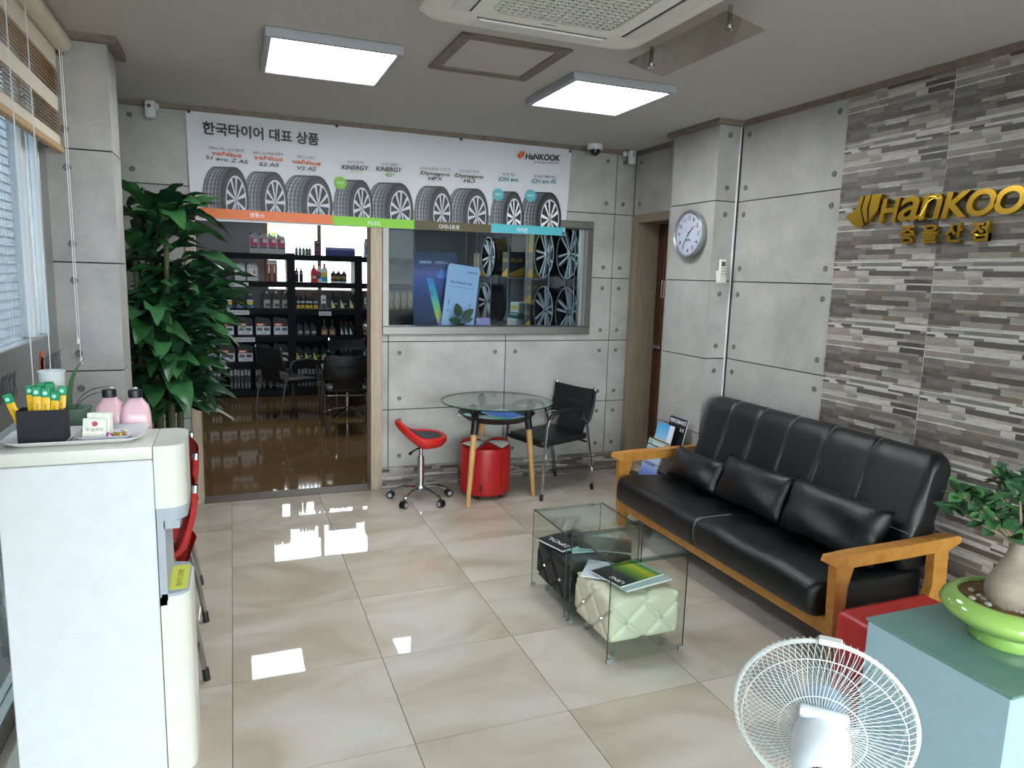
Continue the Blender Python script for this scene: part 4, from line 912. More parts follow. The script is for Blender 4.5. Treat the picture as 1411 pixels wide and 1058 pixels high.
# ------------------------------------------------------------------ water purifier
x0, x1, y0, y1, H = -1.80, -1.307, -.487, -.222, 1.10
wp = thing('water_purifier', 'tall white floor-standing water purifier with cream head', 'water purifier', (-1.55, -.355, 0))
ox, oy = 1.55, .355
b = MB(); b.rbox(x0+ox, -1.397+ox, y0+oy, y1+oy, .0, 1.058, .003, 1); b.build('body', mWhitePl, wp)
MB().rbox(x0+ox, -1.397+ox, y0+oy-.001, y1+oy+.001, 1.06, H, .004, 2).build('lid', mCreamPl, wp)
def rfront(xa, xb, z0, z1, r=.05, mt=mCreamPl, nm='head', mb_=None):
    pts = [(xa, y0), (xb-r, y0)]+[(xb-r+r*math.cos(a), y0+r+r*math.sin(a)) for a in [-PI/2+PI/2*i/8 for i in range(1, 9)]]+[(xb-r+r*math.cos(a), y1-r+r*math.sin(a)) for a in [PI/2*i/8 for i in range(0, 8)]]+[(xb-r, y1), (xa, y1)]
    b_ = mb_ or MB(); b_.prism([(px+ox, py+oy) for px, py in pts], lambda u, v, d: (u, v, d), z0, z1); return b_
rfront(-1.395, x1, .902, H-.001).build('head', mCreamPl, wp, ang=30)
rfront(-1.394, x1-.001, .862, .902).build('head_collar', mGreyPl, wp, ang=30)
b = MB(); b.box(-1.394+ox, -1.375+ox, y0+oy, y1+oy, .585, .862); b.box(-1.375+ox, -1.372+ox, y0+.0+oy, y1+oy, .6, .862); b.box(-1.375+ox, -1.33+ox, y0+.0+oy, y1+oy, .835, .862); b.build('recess', mGreyPl, wp, ang=None)
nz = MB(); nz.cyl((-1.345+ox, -.36+oy, .86), (-1.345+ox, -.36+oy, .80), .016, .013, 12); nz.cyl((-1.345+ox, -.30+oy, .86), (-1.345+ox, -.30+oy, .80), .016, .013, 12); nz.build('spout', mChrome, wp)
rfront(-1.394, x1, .0, .612).build('lower_front', mCreamPl, wp, ang=30)
rfront(-1.39, x1-.006, .612, .622, .046).build('drip_tray', mGreyPl, wp, ang=30)
b = MB(); b.box(-1.372+ox, -1.318+ox, y0+.03+oy, y1-.04+oy, .6222, .6236, 0, '#cfd64f')
put_text(b, '정수기 고장중', fit((-1.335+ox, y0+.05+oy, .6242), (-1.335+ox, y1-.08+oy, .6242), (-.018, 0, 0)), 0, '#3a3d22'); b.build('paper_note', ATT, wp, ang=None)
# tray and contents
TZ = H+.0005
tr1 = thing('serving_tray', 'white scalloped serving tray on top of the water purifier', 'tray', (-1.615, -.33, TZ))
def rrect(hx, hy, r, z, n=6, k=0):
    out = []
    for cx, cy, a in ((hx-r, hy-r, 0), (-hx+r, hy-r, PI/2), (-hx+r, -hy+r, PI), (hx-r, -hy+r, 1.5*PI)):
        for i in range(n+1): q = a+PI/2*i/n; out.append((cx+r*math.cos(q), cy+r*math.sin(q), z))
    return out
b = MB(); b.grid([[(0, 0, .0)]*28, rrect(.155, .085, .03, 0), rrect(.17, .1, .04, .008), rrect(.188, .112, .05, .016), rrect(.19, .114, .05, .019), rrect(.184, .109, .05, .018), rrect(.165, .095, .04, .0105), rrect(.15, .08, .03, .004), [(0, 0, .004)]*28], closed_v=True); b.build('dish', mat('tray_white', '#dcdcdc', .3), tr1, ang=60)
b = MB()
for k in range(8): b.tube([(-.14+.04*k, -.07, .0045), (-.13+.04*k, .07, .0045)], .003, 4)
b.build('pattern', mat('tray_pattern', '#6d6a66', .6), tr1, ang=None)
# black stick box : open box
bx1 = thing('stick_box', 'small black cardboard box of coffee sticks on the tray', 'box', (-1.703, -.345, TZ+.0048))
b = MB(); 
for r in ((-.062, .062, -.035, -.032), (-.062, .062, .032, .035), (-.062, -.059, -.032, .032), (.059, .062, -.032, .032)): b.box(r[0], r[1], r[2], r[3], 0, .098)
b.box(-.059, .059, -.032, .032, 0.0005, .003); b.build('carton', mat('black_card', '#1d1e22', .8), bx1, ang=None)
def stick(x, y, ax, ay, label, l=.158):
    t_ = thing('coffee_stick', label, 'coffee stick', (x, y, TZ+.009)); t_.rotation_euler = (ax, ay, random.uniform(-.15, .15)); t_['group'] = 'coffee sticks in the black box'
    MB().rbox(-.0115, .0115, -.0045, .0045, 0, l-.028, .003, 2).build('sachet', mat('stick_yellow', '#e0b010', .35, var=.12, scale=40), t_)
    MB().rbox(-.0125, .0125, -.0035, .0035, l-.03, l, .002, 1).build('top', mat('stick_green', '#1b8a58', .35), t_)
    b_ = MB(); b_.lathe([(0, -.0042), (.0062, -.004)], (-.002, 0, l-.016), 12, 0, 'y'); b_.build('emblem', mat('stick_dot', '#a9dcd8', .4), t_)
    b_ = MB(); put_text(b_, '커피', fit((.004, -.0052, l*.5), (.004, -.0052, l*.5+.03), (-.008, 0, 0)), 0, '#8a6a10'); b_.build('lettering', ATT, t_, ang=None)
for i, (x, y, ax, ay, l) in enumerate(((-1.744, -.352, .02, -.32, .15), (-1.728, -.34, -.03, -.04, .165), (-1.716, -.352, .0, .02, .162), (-1.704, -.335, -.05, -.03, .17), (-1.697, -.357, .02, .06, .16), (-1.686, -.34, -.03, .02, .168), (-1.676, -.356, .03, .09, .15), (-1.664, -.342, -.02, .1, .162), (-1.690, -.33, -.08, .0, .172))):
    stick(x, y, ax, ay, ('yellow coffee stick leaning out at the left of the black box', 'yellow coffee stick, second from left in the black box', 'yellow coffee stick, third from left in the black box', 'yellow coffee stick behind the middle of the black box', 'yellow coffee stick at the front centre of the black box', 'yellow coffee stick just right of the box centre', 'short yellow coffee stick at front right of the box', 'rightmost yellow coffee stick in the black box', 'tallest yellow coffee stick at the back of the box')[i], l)
cp = thing('paper_cup_stack', 'stack of white paper cups behind the coffee sticks', 'paper cup', (-1.69, -.268, TZ+.006))
MB().lathe([(0, .0), (.028, .0), (.036, .195), (.038, .198), (.0385, .202), (.036, .203), (.034, .199), (.026, .12), (0, .12)], n=24).build('cups', mWhitePl, cp, ang=40)
ds = thing('snack_dish', 'small white dish of tea bags and sweets on tray', 'dish', (-1.535, -.375, TZ+.006))
b = MB(); b.grid([[(0, 0, 0)]*28, rrect(.06, .035, .02, 0), rrect(.08, .045, .02, .016), rrect(.083, .048, .02, .018), rrect(.078, .043, .02, .016), rrect(.058, .033, .02, .003), [(0, 0, .003)]*28], closed_v=True); b.build('dish', mat('dish_white', '#e0dfe3', .25), ds, ang=60)
def packet(label, loc, eul, W, Hh, col, txt=None, cat='tea bag', grp='tea bags on the dish'):
    t_ = thing('tea_packet' if cat == 'tea bag' else 'wrapped_sweet', label, cat, loc, 0, grp); t_.rotation_euler = eul
    MB().rbox(-W/2, W/2, -.003, .003, 0, Hh, .0028, 2).build('sachet', mat('pk'+col, col, .45 if cat == 'tea bag' else .2, .0 if cat == 'tea bag' else .5, var=.1, scale=60), t_)
    if txt:
        b_ = MB(); b_.lathe([(0, -.0034), (.008, -.0033)], (0, 0, Hh*.72), 14, 0, 'y', '#b02c2c'); put_text(b_, txt, fit((-W*.35, -.0034, Hh*.35), (W*.35, -.0034, Hh*.35), (0, 0, .011)), 0, '#4a4640'); b_.build('print', ATT, t_, ang=None)
zz = TZ+.011
packet('white tea bag with red logo, front one on the dish', (-1.565, -.385, zz), (-.25, .08, .1), .065, .062, '#dcd8cc', '둥굴레차')
packet('white tea bag behind the front one on the dish', (-1.557, -.365, zz), (-.2, .05, .0), .065, .075, '#e2dfd2')
packet('cream tea bag at the back of the dish', (-1.548, -.35, zz), (-.15, -.05, -.1), .065, .075, '#d5cfb8')
for i, (x, y, a, c, l) in enumerate(((-1.515, -.39, .5, '#a33ab0', 'purple foil sweet on the snack dish'), (-1.50, -.375, .2, '#c7a23a', 'gold foil sweet on the snack dish'), (-1.495, -.362, -.6, '#d58a2a', 'orange foil sweet at right of the dish'), (-1.522, -.366, 1.0, '#a04a5a', 'dark pink sweet behind the purple one'), (-1.48, -.358, .9, '#b9bcc2', 'silver foil sweet at the dish edge'))): packet(l, (x, y, zz-.002), (-1.1, a, a), .03, .022, c, None, 'sweet', 'foil sweets on the dish')
t = tag(MB().rbox(-.03, .03, -.002, .002, 0, .075, .001, 1).build('card', mat('dark_card', '#2a2d33', .5), None, (-1.585, -.335, TZ+.006), (-.35, .35, -.2)), 'dark card leaning behind the tea bags', 'card')
# side cabinet with jugs and orchid behind the purifier
cb_ = thing('side_cabinet', 'narrow white cabinet right behind the water purifier', 'cabinet', (-1.63, -.135, 0))
MB().rbox(-.23, .20, -.08, .06, .02, .985, .004, 1).build('body', mWhite, cb_); MB().rbox(-.235, .205, -.082, .065, .985, 1.0, .003, 1).build('top', mWhite, cb_); MB().rbox(-.225, .195, -.07, .07, 0, .02, .003, 1).build('plinth', mDkGrey, cb_)
mPink = mat('pink_fluid', '#e6bcc4', .25, var=.05); mPinkT = glass('clear_jug', (.92, .8, .83))
for k, (x, y, lab) in enumerate(((-1.555, -.12, 'pink washer fluid jug nearer the window, on the cabinet'), (-1.475, -.145, 'pink washer fluid jug on the right, behind the tray'))):
    t = thing('fluid_jug', lab, 'jug', (x, y, 1.001), .1*k, 'pink fluid jugs')
    b = MB(); b.grid([[(0, 0, 0)]*28, rrect(.043, .05, .02, 0), rrect(.046, .053, .02, .01), rrect(.046, .053, .022, .13), rrect(.04, .045, .022, .165), rrect(.022, .022, .018, .19), rrect(.018, .018, .016, .197), [(0, 0, .197)]*28], closed_v=True); b.build('jug_body', mPink, t, ang=45)
    MB().lathe([(0, .223), (.021, .222), (.022, .218), (.022, .197), (0, .197)], (0, -.01, 0), 18).build('cap', mBlack, t)
    b = MB(); b.tube(smoothpath([(0, .03, .18), (0, .04, .215), (0, .052, .20), (0, .053, .15)], 4), .009, 8); b.build('handle', mat('jug_white', '#d8cdd2', .4), t)
    MB().box(-.03, .03, -.0545, -.0535, .03, .115).build('label', mat('jug_label', '#e0dde2', .5), t, ang=None)
t = thing('orchid_pot', 'small green glass vase with long narrow leaves by the window', 'potted plant', (-1.665, -.13, 1.001))
MB().lathe([(0, 0), (.03, 0), (.035, .02), (.028, .06), (.036, .11), (.05, .15), (.058, .165), (.055, .166), (.045, .15), (.03, .12), (0, .11)], n=24).build('vase', mat('green_vase', '#6d8578', .15), t, ang=50)
for k, (p, w_) in enumerate((([(0, 0, .12), (-.01, .02, .2), (.0, .05, .27), (.03, .07, .32)], .008), ([(0, 0, .12), (.02, .0, .19), (.06, 0, .225), (.13, .01, .235)], .011), ([(0, 0, .12), (.015, -.01, .17), (.05, -.01, .205), (.11, -.02, .222)], .010), ([(0, 0, .12), (-.015, .02, .18), (-.02, .04, .22), (-.045, .06, .235)], .009))):
    pp = smoothpath(p, 5); rows = [[], [], []]
    for i, q in enumerate(pp):
        s_ = math.sin(PI*min(.98, .15+.85*i/(len(pp)-1)))*w_; d = Vector((0, 1, 0)) if abs(p[-1][0]) > .05 else Vector((1, 0, 0)); rows[0].append(q-d*s_); rows[1].append(q-Vector((0, 0, s_*.4))); rows[2].append(q+d*s_)
    b = MB(); b.grid(rows); b.build('leaf', mat('orchid_leaf', '#3f5f3a', .4), t, ang=70)
# ------------------------------------------------------------------ blind
t = thing('wooden_blind', 'raised wooden slat blind with bands over the left window', 'blind', (-1.865, -.6, 0))
mBl = wood('blind_wood', '#a5845c', '#bfa07a', .55, (2, 12, 12)); mBl2 = mat('blind_band', '#cfc6b6', .8, var=.04, scale=12)
ya, yb = -2.2, 1.64
MB().tube([(.03, ya, 2.615), (.03, yb, 2.615)], .04, 16).build('roller', mBl2, t)
MB().rbox(-.012, .004, ya, yb, 2.50, 2.60, .002, 1).build('top_band', mBl2, t)
zlist = [2.485-.0155*k for k in range(7)]+[2.30-.0155*k for k in range(6)]
SL = MB().rbox(-.016, .016, ya, yb, -.0012, .0012, .001, 1).mesh('slat', mBl)
for z in zlist: link('slat', SL, t, (0, 0, z), (0, math.radians(35), 0))
for z0_, z1_ in ((2.315, 2.38), (2.17, 2.215)): MB().rbox(-.006, .002, ya, yb, z0_, z1_, .001, 1).build('band', mBl2, t)
MB().rbox(-.016, .014, ya, yb, 2.135, 2.165, .004, 1).build('bottom_rail', mBl, t)
for y, z in ((.75, 1.12), (1.02, 1.10), (1.58, 1.30), (1.625, 1.20)): MB().tube([(.03, y, 2.58), (.032, y-.003, 1.8), (.03, y, z)], .0022, 6).build('cord', mWhitePl, t)
for y, z in ((1.58, 1.28), (1.625, 1.18)): MB().lathe([(0, 0), (.008, .002), (.005, .03), (0, .032)], (.03, y, z-.01), 10).build('cord_pull', mat('clear_pull', '#c9cdd2', .2), t)
# ------------------------------------------------------------------ tall plant
pl = thing('tall_potted_plant', 'tall bushy dracaena plant in the corner beside the left pillar', 'potted plant', (-1.555, 1.80, 0))
MB().lathe([(0, 0), (.10, 0), (.115, .03), (.135, .45), (.14, .5), (.128, .5), (.12, .46), (0, .46)], n=32).build('pot', mat('pot_dark', '#3d342e', .4), pl, ang=40)
MB().lathe([(0, .47), (.125, .462)], n=24).build('soil', mat('soil', '#2c231a', .95, bump=.5, bscale=60), pl)
rn = random.Random(11); leafm = []
mLeaf = [mat('leaf_a', '#234a2a', .42, var=.25, scale=9), mat('leaf_b', '#2d5a30', .4, var=.25, scale=9), mat('leaf_c', '#1c3d25', .45, var=.2, scale=9)]
def leaf_mesh(l, w_, droop, wave, m_, cup=.25, nm='leaf'):
    rows = []
    for i in range(13):
        u = i/12; s_ = w_*(math.sin(PI*min(1, u*.93+.07))**.8)*(1-.25*u)
        x = l*u*(1-.15*droop*u); z = l*(.22*u-droop*u*u*.6); row = []
        for v in (-1, -.5, 0, .5, 1): row.append((x, s_*v, z+cup*s_*abs(v)+wave*s_*math.sin(u*14)*abs(v)*(1 if v > 0 else -1)))
        rows.append(row)
    rows[-1] = [(rows[-1][0][0], 0, rows[-1][2][2])]*5
    return MB().grid(rows).mesh(nm, m_, 80)
for k in range(9): leafm.append(leaf_mesh(rn.uniform(.25, .34), rn.uniform(.045, .06), rn.uniform(.35, 1.3), rn.uniform(.12, .32), mLeaf[k % 3]))
canes = [(-.1, -.05), (-.05, .08), (.03, -.03), (.09, .06), (.05, -.12), (-.02, -.1)]
heads = []; tipsP = []
for i, (cx, cy) in enumerate(canes):
    tp = Vector((cx*1.6+rn.uniform(-.05, .05), cy*1.3, [1.75, 1.9, 1.6, 1.5, 1.85, 1.35][i])); pth_ = smoothpath([(cx*.8, cy*.8, .44), (cx, cy, .9), tp*.5+Vector((cx, cy, 1.1))*.5, tp], 5)
    b = MB(); b.tube(pth_, [.022-.010*k/(len(pth_)-1) for k in range(len(pth_))], 8); b.build('cane', mat('cane', '#454c30', .7, var=.3, scale=25, stretch=(1, 1, 6)), pl)
    tipsP.append((pth_[-1], i))
    for k, q in enumerate(pth_):
        if q.z > .78: heads.append((q, i))
cnt = 0; fol = MB(); low = [h_ for h_ in heads if h_[0].z < 1.45]
while cnt < 455:
    q, i = tipsP[cnt % len(tipsP)] if cnt < 75 else rn.choice(heads) if cnt < 260 else rn.choice(low); h = q.z+rn.uniform(-.06, .06); a = rn.uniform(0, 2*PI)
    spread = .5+.5*min(1, max(.2, (h-.75)/.5))
    el = rn.uniform(-.25, .75) if h < 1.6 else rn.uniform(.1, 1.25)
    st_ = rn.uniform(.02, .13)*spread
    p = Vector((q.x+st_*math.cos(a), q.y+st_*math.sin(a), h+st_*.5))
    tipx = p.x+.22*math.cos(a)*math.cos(el); tipy = p.y+.22*math.sin(a)
    if p.x+.2*math.cos(a) < -.30 and p.y+.2*math.sin(a) < -.38: continue
    if p.x+.38*math.cos(a) < -.345 or p.y+.38*math.sin(a) > .58 or (p.y+.38*math.sin(a) < -.44 and p.x+.38*math.cos(a) < -.1): continue
    if h < .8 and rn.random() < .6: continue
    s_ = rn.uniform(.85, 1.2); e_ = Euler((rn.uniform(-.5, .5), -el*.6, a)); cnt += 1; sc_ = (s_, s_*rn.uniform(.85, 1.2), s_)
    if cnt <= 295:
        o = link('leaf', rn.choice(leafm), pl, p, e_); o.scale = sc_
    else:
        me_ = rn.choice(leafm); k_ = len(fol.v); fol.X = Matrix.LocRotScale(p, e_, Vector(sc_)); fol.add([v.co[:] for v in me_.vertices], [tuple(q_.vertices) for q_ in me_.polygons], cnt % 3); fol.X = None
tag(fol.build('foliage', mLeaf, pl, ang=80), kind='stuff')
# ------------------------------------------------------------------ blue cube table with green bonsai pot, red cube
t = thing('cube_table', 'pale blue cube table with dark green glass top', 'side table', (1.0, -1.462, 0))
MB().rbox(-.235, .235, -.235, .235, 0, .554, .004, 1).build('cube_body', mat('pale_blue', '#9ab6bf', .4, var=.03), t)
MB().rbox(-.24, .24, -.24, .24, .554, .562, .002, 1).build('glass_top', mat('green_glass_top', '#64857e', .1, var=.08, scale=3), t)
t = thing('red_cube_stool', 'red vinyl cube stool tucked between sofa and blue table', 'stool', (1.18, -1.072, 0))
b = MB(); b.rbox(-.235, .235, -.14, .14, .025, .425, .025, 4); b.build('body', mat('cube_red', '#c2262b', .4, var=.04, bump=.1, bscale=150), t, ang=50)
for sx in (-1, 1):
    for sy in (-1, 1): MB().cyl((sx*.18, sy*.08, 0), (sx*.18, sy*.08, .03), .02, n=10).build('foot', mBlack, t)
b = MB()
for sy in (-1, 1): b.tube([(-.217, sy*.127, .423), (.217, sy*.127, .423)], .003, 6)
b.build('seam', mat('cube_seam', '#8d171b', .5), t)
bz = .5625; t = thing('bonsai_ficus', 'bulbous ficus bonsai in a glossy lime green pot', 'potted plant', (1.075, -1.475, bz)); t.scale = (.93, .93, .93)
MB().lathe([(0, .0), (.112, 0), (.118, .012), (.115, .038), (.14, .048), (.175, .066), (.203, .088), (.21, .104), (.205, .12), (.19, .137), (.172, .147), (.162, .148), (.156, .142), (.154, .13), (.14, .12), (0, .115)], n=56).build('pot', mat('lime_glaze', '#93b95e', .08, coat=.5), t, ang=60)
MB().lathe([(0, .143), (.08, .142), (.1555, .137)], n=32).build('soil', mat('bonsai_soil', '#6b512c', .95, var=.5, scale=50, bump=1, bscale=90), t)
rn = random.Random(4)
for k in range(16):
    a = rn.uniform(2.0, 5.8); r = rn.uniform(.1, .145); MB().lathe([(0, -.006), (.01, -.003), (.012, .002), (.007, .007), (0, .008)], n=8).build('pebble', mat('pebble', '#9c9688', .6, var=.2), t, (r*math.cos(a), r*math.sin(a), .144), None)
b = MB()
b.tube(smoothpath([(-.06, -.02, .13), (-.062, -.02, .175), (-.05, -.015, .22), (-.028, -.005, .26), (-.01, 0, .30), (.0, 0, .345)], 4), [.02+.0*k if False else [.03, .046, .056, .062, .066, .068, .068, .066, .062, .057, .052, .047, .042, .038, .034, .031, .029, .028, .03, .032, .03][k] for k in range(21)], 14)
b.tube(smoothpath([(.05, -.05, .115), (.045, -.05, .17), (.03, -.03, .23), (.01, -.01, .28)], 4), [.03, .042, .046, .046, .044, .042, .04, .038, .036, .033, .03, .028, .026], 12)
b.tube(smoothpath([(.07, .05, .115), (.055, .04, .18), (.02, .01, .26)], 4), [.03, .038, .04, .038, .036, .033, .03, .028, .026], 12)
b.build('trunk', mat('ficus_bark', '#8d8071', .75, var=.15, scale=14, bump=.3, bscale=30, stretch=(1, 1, 2)), t, ang=80)
tips = []
for k, (dx, dy, dz) in enumerate(((-.17, .03, .14), (-.10, -.04, .17), (-.05, .06, .2), (.03, 0, .2), (.1, -.03, .19), (.14, .05, .15), (-.15, .1, .08), (.04, -.08, .14), (-.21, .07, .16), (-.10, .03, .07))):
    e = Vector((dx, dy, .335+dz)); pth_ = smoothpath([(0, 0, .315), (dx*.35, dy*.35, .335+dz*.35), e], 4)
    MB().tube(pth_, [.010-.007*i/(len(pth_)-1) for i in range(len(pth_))], 7).build('branch', mat('ficus_branch', '#8a7a62', .7), t)
    tips += pth_[4:]+[e]*5
fl = [leaf_mesh(.062, .02, .3, 0, m_, .3) for m_ in (mat('ficus_leaf_a', '#3f6444', .35, var=.2), mat('ficus_leaf_b', '#33553a', .35, var=.2), mat('ficus_leaf_c', '#4f7a4a', .35))]
for k in range(260):
    q = rn.choice(tips); a = rn.uniform(0, 2*PI); el = rn.uniform(-.4, .9); st_ = rn.uniform(.0, .035)
    o = link('leaf', rn.choice(fl), t, q+Vector((st_*math.cos(a), st_*math.sin(a), rn.uniform(-.01, .03))), (rn.uniform(-.6, .6), -el, a)); s_ = rn.uniform(.75, 1.25); o.scale = (s_, s_*1.05, s_)
# ------------------------------------------------------------------ electric fan (local +y = blowing direction)
fa = thing('electric_fan', 'white pedestal fan seen from behind in the foreground', 'fan', (.02, -1.765, 0), math.radians(-46))
FC = Vector((0, .055, .672)); RF = .19
mFan = mat('fan_white', '#dfe4ea', .35); mWire = mat('fan_wire', '#d3d7d2', .4)
MB().lathe([(0, 0), (.17, 0), (.175, .012), (.15, .028), (.05, .045), (.03, .06), (0, .06)], n=36).build('base', mFan, fa, ang=40)
MB().cyl((0, 0, .05), (0, 0, .55), .016, .014, 14).build('pole', mFan, fa); MB().rbox(-.03, .03, -.03, .03, .30, .44, .012, 3).build('control_box', mFan, fa)
TILT = math.radians(4)
def ft(p): p = Matrix.Rotation(TILT, 4, 'X') @ Vector(p); return p+FC
b = MB(); b.X = Matrix.Translation(FC) @ Matrix.Rotation(TILT, 4, 'X')
b.lathe([(0, -.205), (.03, -.202), (.05, -.185), (.058, -.15), (.06, -.09), (.056, -.06), (0, -.055)], (0, 0, 0), 28, 0, 'y'); mot = b.build('motor_housing', mFan, fa, ang=50)
b = MB(); b.X = Matrix.Translation(FC) @ Matrix.Rotation(TILT, 4, 'X'); b.rbox(-.05, .05, -.085, -.062, .045, .072, .008, 2); b.build('carry_handle', mFan, mot)
b = MB(); b.X = Matrix.Translation(FC) @ Matrix.Rotation(TILT, 4, 'X')
for k in range(9):
    a = PI*.15+PI*.7*k/8; b.box(.022*math.cos(a)-.002, .022*math.cos(a)+.002, -.2075, -.195, .022*math.sin(a)-.008, .022*math.sin(a)+.008)
b.build('vent_slot', mDkGrey, mot, ang=None)
MB().tube([(0, 0, .53), (0, .0, .6), tuple(ft((0, -.1, -.03)))], [.018, .024, .022], 12).build('neck', mFan, fa)
b = MB(); b.X = Matrix.Translation(FC) @ Matrix.Rotation(TILT, 4, 'X')
b.tube([(RF*math.cos(2*PI*i/64), .0, RF*math.sin(2*PI*i/64)) for i in range(64)], .0055, 8, closed=True); b.rbox(-.025, .025, -.012, .012, RF-.004, RF+.01, .003, 1); b.build('guard_rim', mWire, fa)
def guard(nm, ys, twist, nw=84):
    b_ = MB(); b_.X = Matrix.Translation(FC) @ Matrix.Rotation(TILT, 4, 'X')
    for k in range(nw):
        a = 2*PI*k/nw; pts = []
        for r, y in ys: q = a+twist*(1-r/RF); pts.append((r*math.cos(q), y, r*math.sin(q)))
        b_.tube(pts, .0009, 4, caps=False)
    for r, y in ys[1:-1:2]: b_.tube([(r*math.cos(2*PI*i/48), y, r*math.sin(2*PI*i/48)) for i in range(48)], .0013, 5, closed=True)
    b_.build(nm, mWire, fa, ang=None)
guard('rear_guard', [(.055, -.055), (.09, -.056), (.135, -.053), (.17, -.042), (.19, -.02), (RF, 0)], .25)
guard('front_guard', [(.045, .062), (.09, .06), (.135, .052), (.17, .038), (.19, .018), (RF, 0)], -.35)
b = MB(); b.X = Matrix.Translation(FC) @ Matrix.Rotation(TILT, 4, 'X'); b.lathe([(0, .066), (.045, .066), (.047, .06), (0, .058)], (0, 0, 0), 24, 0, 'y'); b.build('front_badge', mat('fan_badge', '#aab2bd', .4), fa)
b = MB(); b.X = Matrix.Translation(FC) @ Matrix.Rotation(TILT, 4, 'X'); b.lathe([(0, -.03), (.032, -.028), (.034, .02), (.02, .034), (0, .036)], (0, 0, 0), 24, 0, 'y'); b.build('hub', mat('fan_blade_hub', '#9fb0bd', .3), fa)
mBlade = glass('fan_blade', (.72, .80, .86))
for k in range(5):
    a = 2*PI*k/5+.3; rows = []
    for i in range(7):
        r = .03+.145*i/6; row = []
        for j in range(7): v = -1+2*j/6; w_ = (.25+.30*math.sin(PI*min(1, i/6*.8+.15)))*v-.22*i/6; row.append((r*math.cos(a+w_), .016*v*(1-.3*i/6), r*math.sin(a+w_)))
        rows.append(row)
    b = MB(); b.X = Matrix.Translation(FC) @ Matrix.Rotation(TILT, 4, 'X'); b.grid(rows); b.build('blade', mBlade, fa, ang=70)
# ------------------------------------------------------------------ back room: black shelving
mSh = mat('shelf_black', '#0f1113', .6, var=.1, spec=.15)
SY0, SY1 = 6.80, 7.14
BZ = [1.80, 1.45, 1.10, .75, .405, .05]
bays = [(-1.52, -.445), (-.445, .415), (.415, 1.40)]
for k, (a, c) in enumerate(bays):
    t = thing('shelf_unit', ['black shelving bay on the left behind the plant', 'black shelving bay in the middle of the back room', 'black shelving bay on the right behind the door jamb'][k], 'shelf', ((a+c)/2, SY0, 0), 0, 'black shelving bays'); h = (c-a)/2
    for s_ in (-1, 1): MB().box(s_*h-.05 if s_ > 0 else -h, h if s_ > 0 else -h+.05, 0, SY1-SY0, 0, 1.85).build('post', mSh, t, ang=None)
    for z in BZ: MB().box(-h+.05, h-.05, .004, SY1-SY0, z-.035, z+.035).build('shelf_board', mSh, t, ang=None)
    MB().box(-h+.05, h-.05, .1, .12, 0, .02).build('plinth', mSh, t, ang=None)
    MB().box(-h+.05, h-.05, SY1-SY0-.012, SY1-SY0-.002, .085, 1.065).build('back_panel', mSh, t, ang=None)
    if k == 0:
        for px, py, tx in ((328, 392, '국산차 엔진오일'), (329, 430.5, '수입차 엔진오일'), (337, 468, '승용차 엔진오일')):
            p = atY(px, py, SY0-.003); q = MB(); x = p.x-t.location.x; q.box(x-.125, x+.125, -.003, .0035, p.z-.028, p.z+.028, 0, '#c9ced4'); put_text(q, tx, fit((x-.1, -.0034, p.z-.014), (x+.1, -.0034, p.z-.014), (0, 0, .028)), 0, '#23314d', .01); q.build('shelf_label', ATT, t, ang=None)
    if k == 1:
        p = atY(448, 432, SY0-.003); q = MB(); x = p.x-t.location.x; q.box(x-.08, x+.08, -.003, .0035, p.z-.028, p.z+.028, 0, '#b9c3cc'); put_text(q, '엔진첨가제', fit((x-.06, -.0034, p.z-.014), (x+.06, -.0034, p.z-.014), (0, 0, .026)), 0, '#23314d', .01); q.build('shelf_label', ATT, t, ang=None)
IY = SY0+.07
def px2x(px, z):
    a, b_ = atY(px, 380, IY), atY(px, 540, IY); k = (z-a.z)/(b_.z-a.z); return a.x+(b_.x-a.x)*k
def cm(c, r=.45): return mat('c_'+c, c, r, spec=.25)
ITEMS = {}
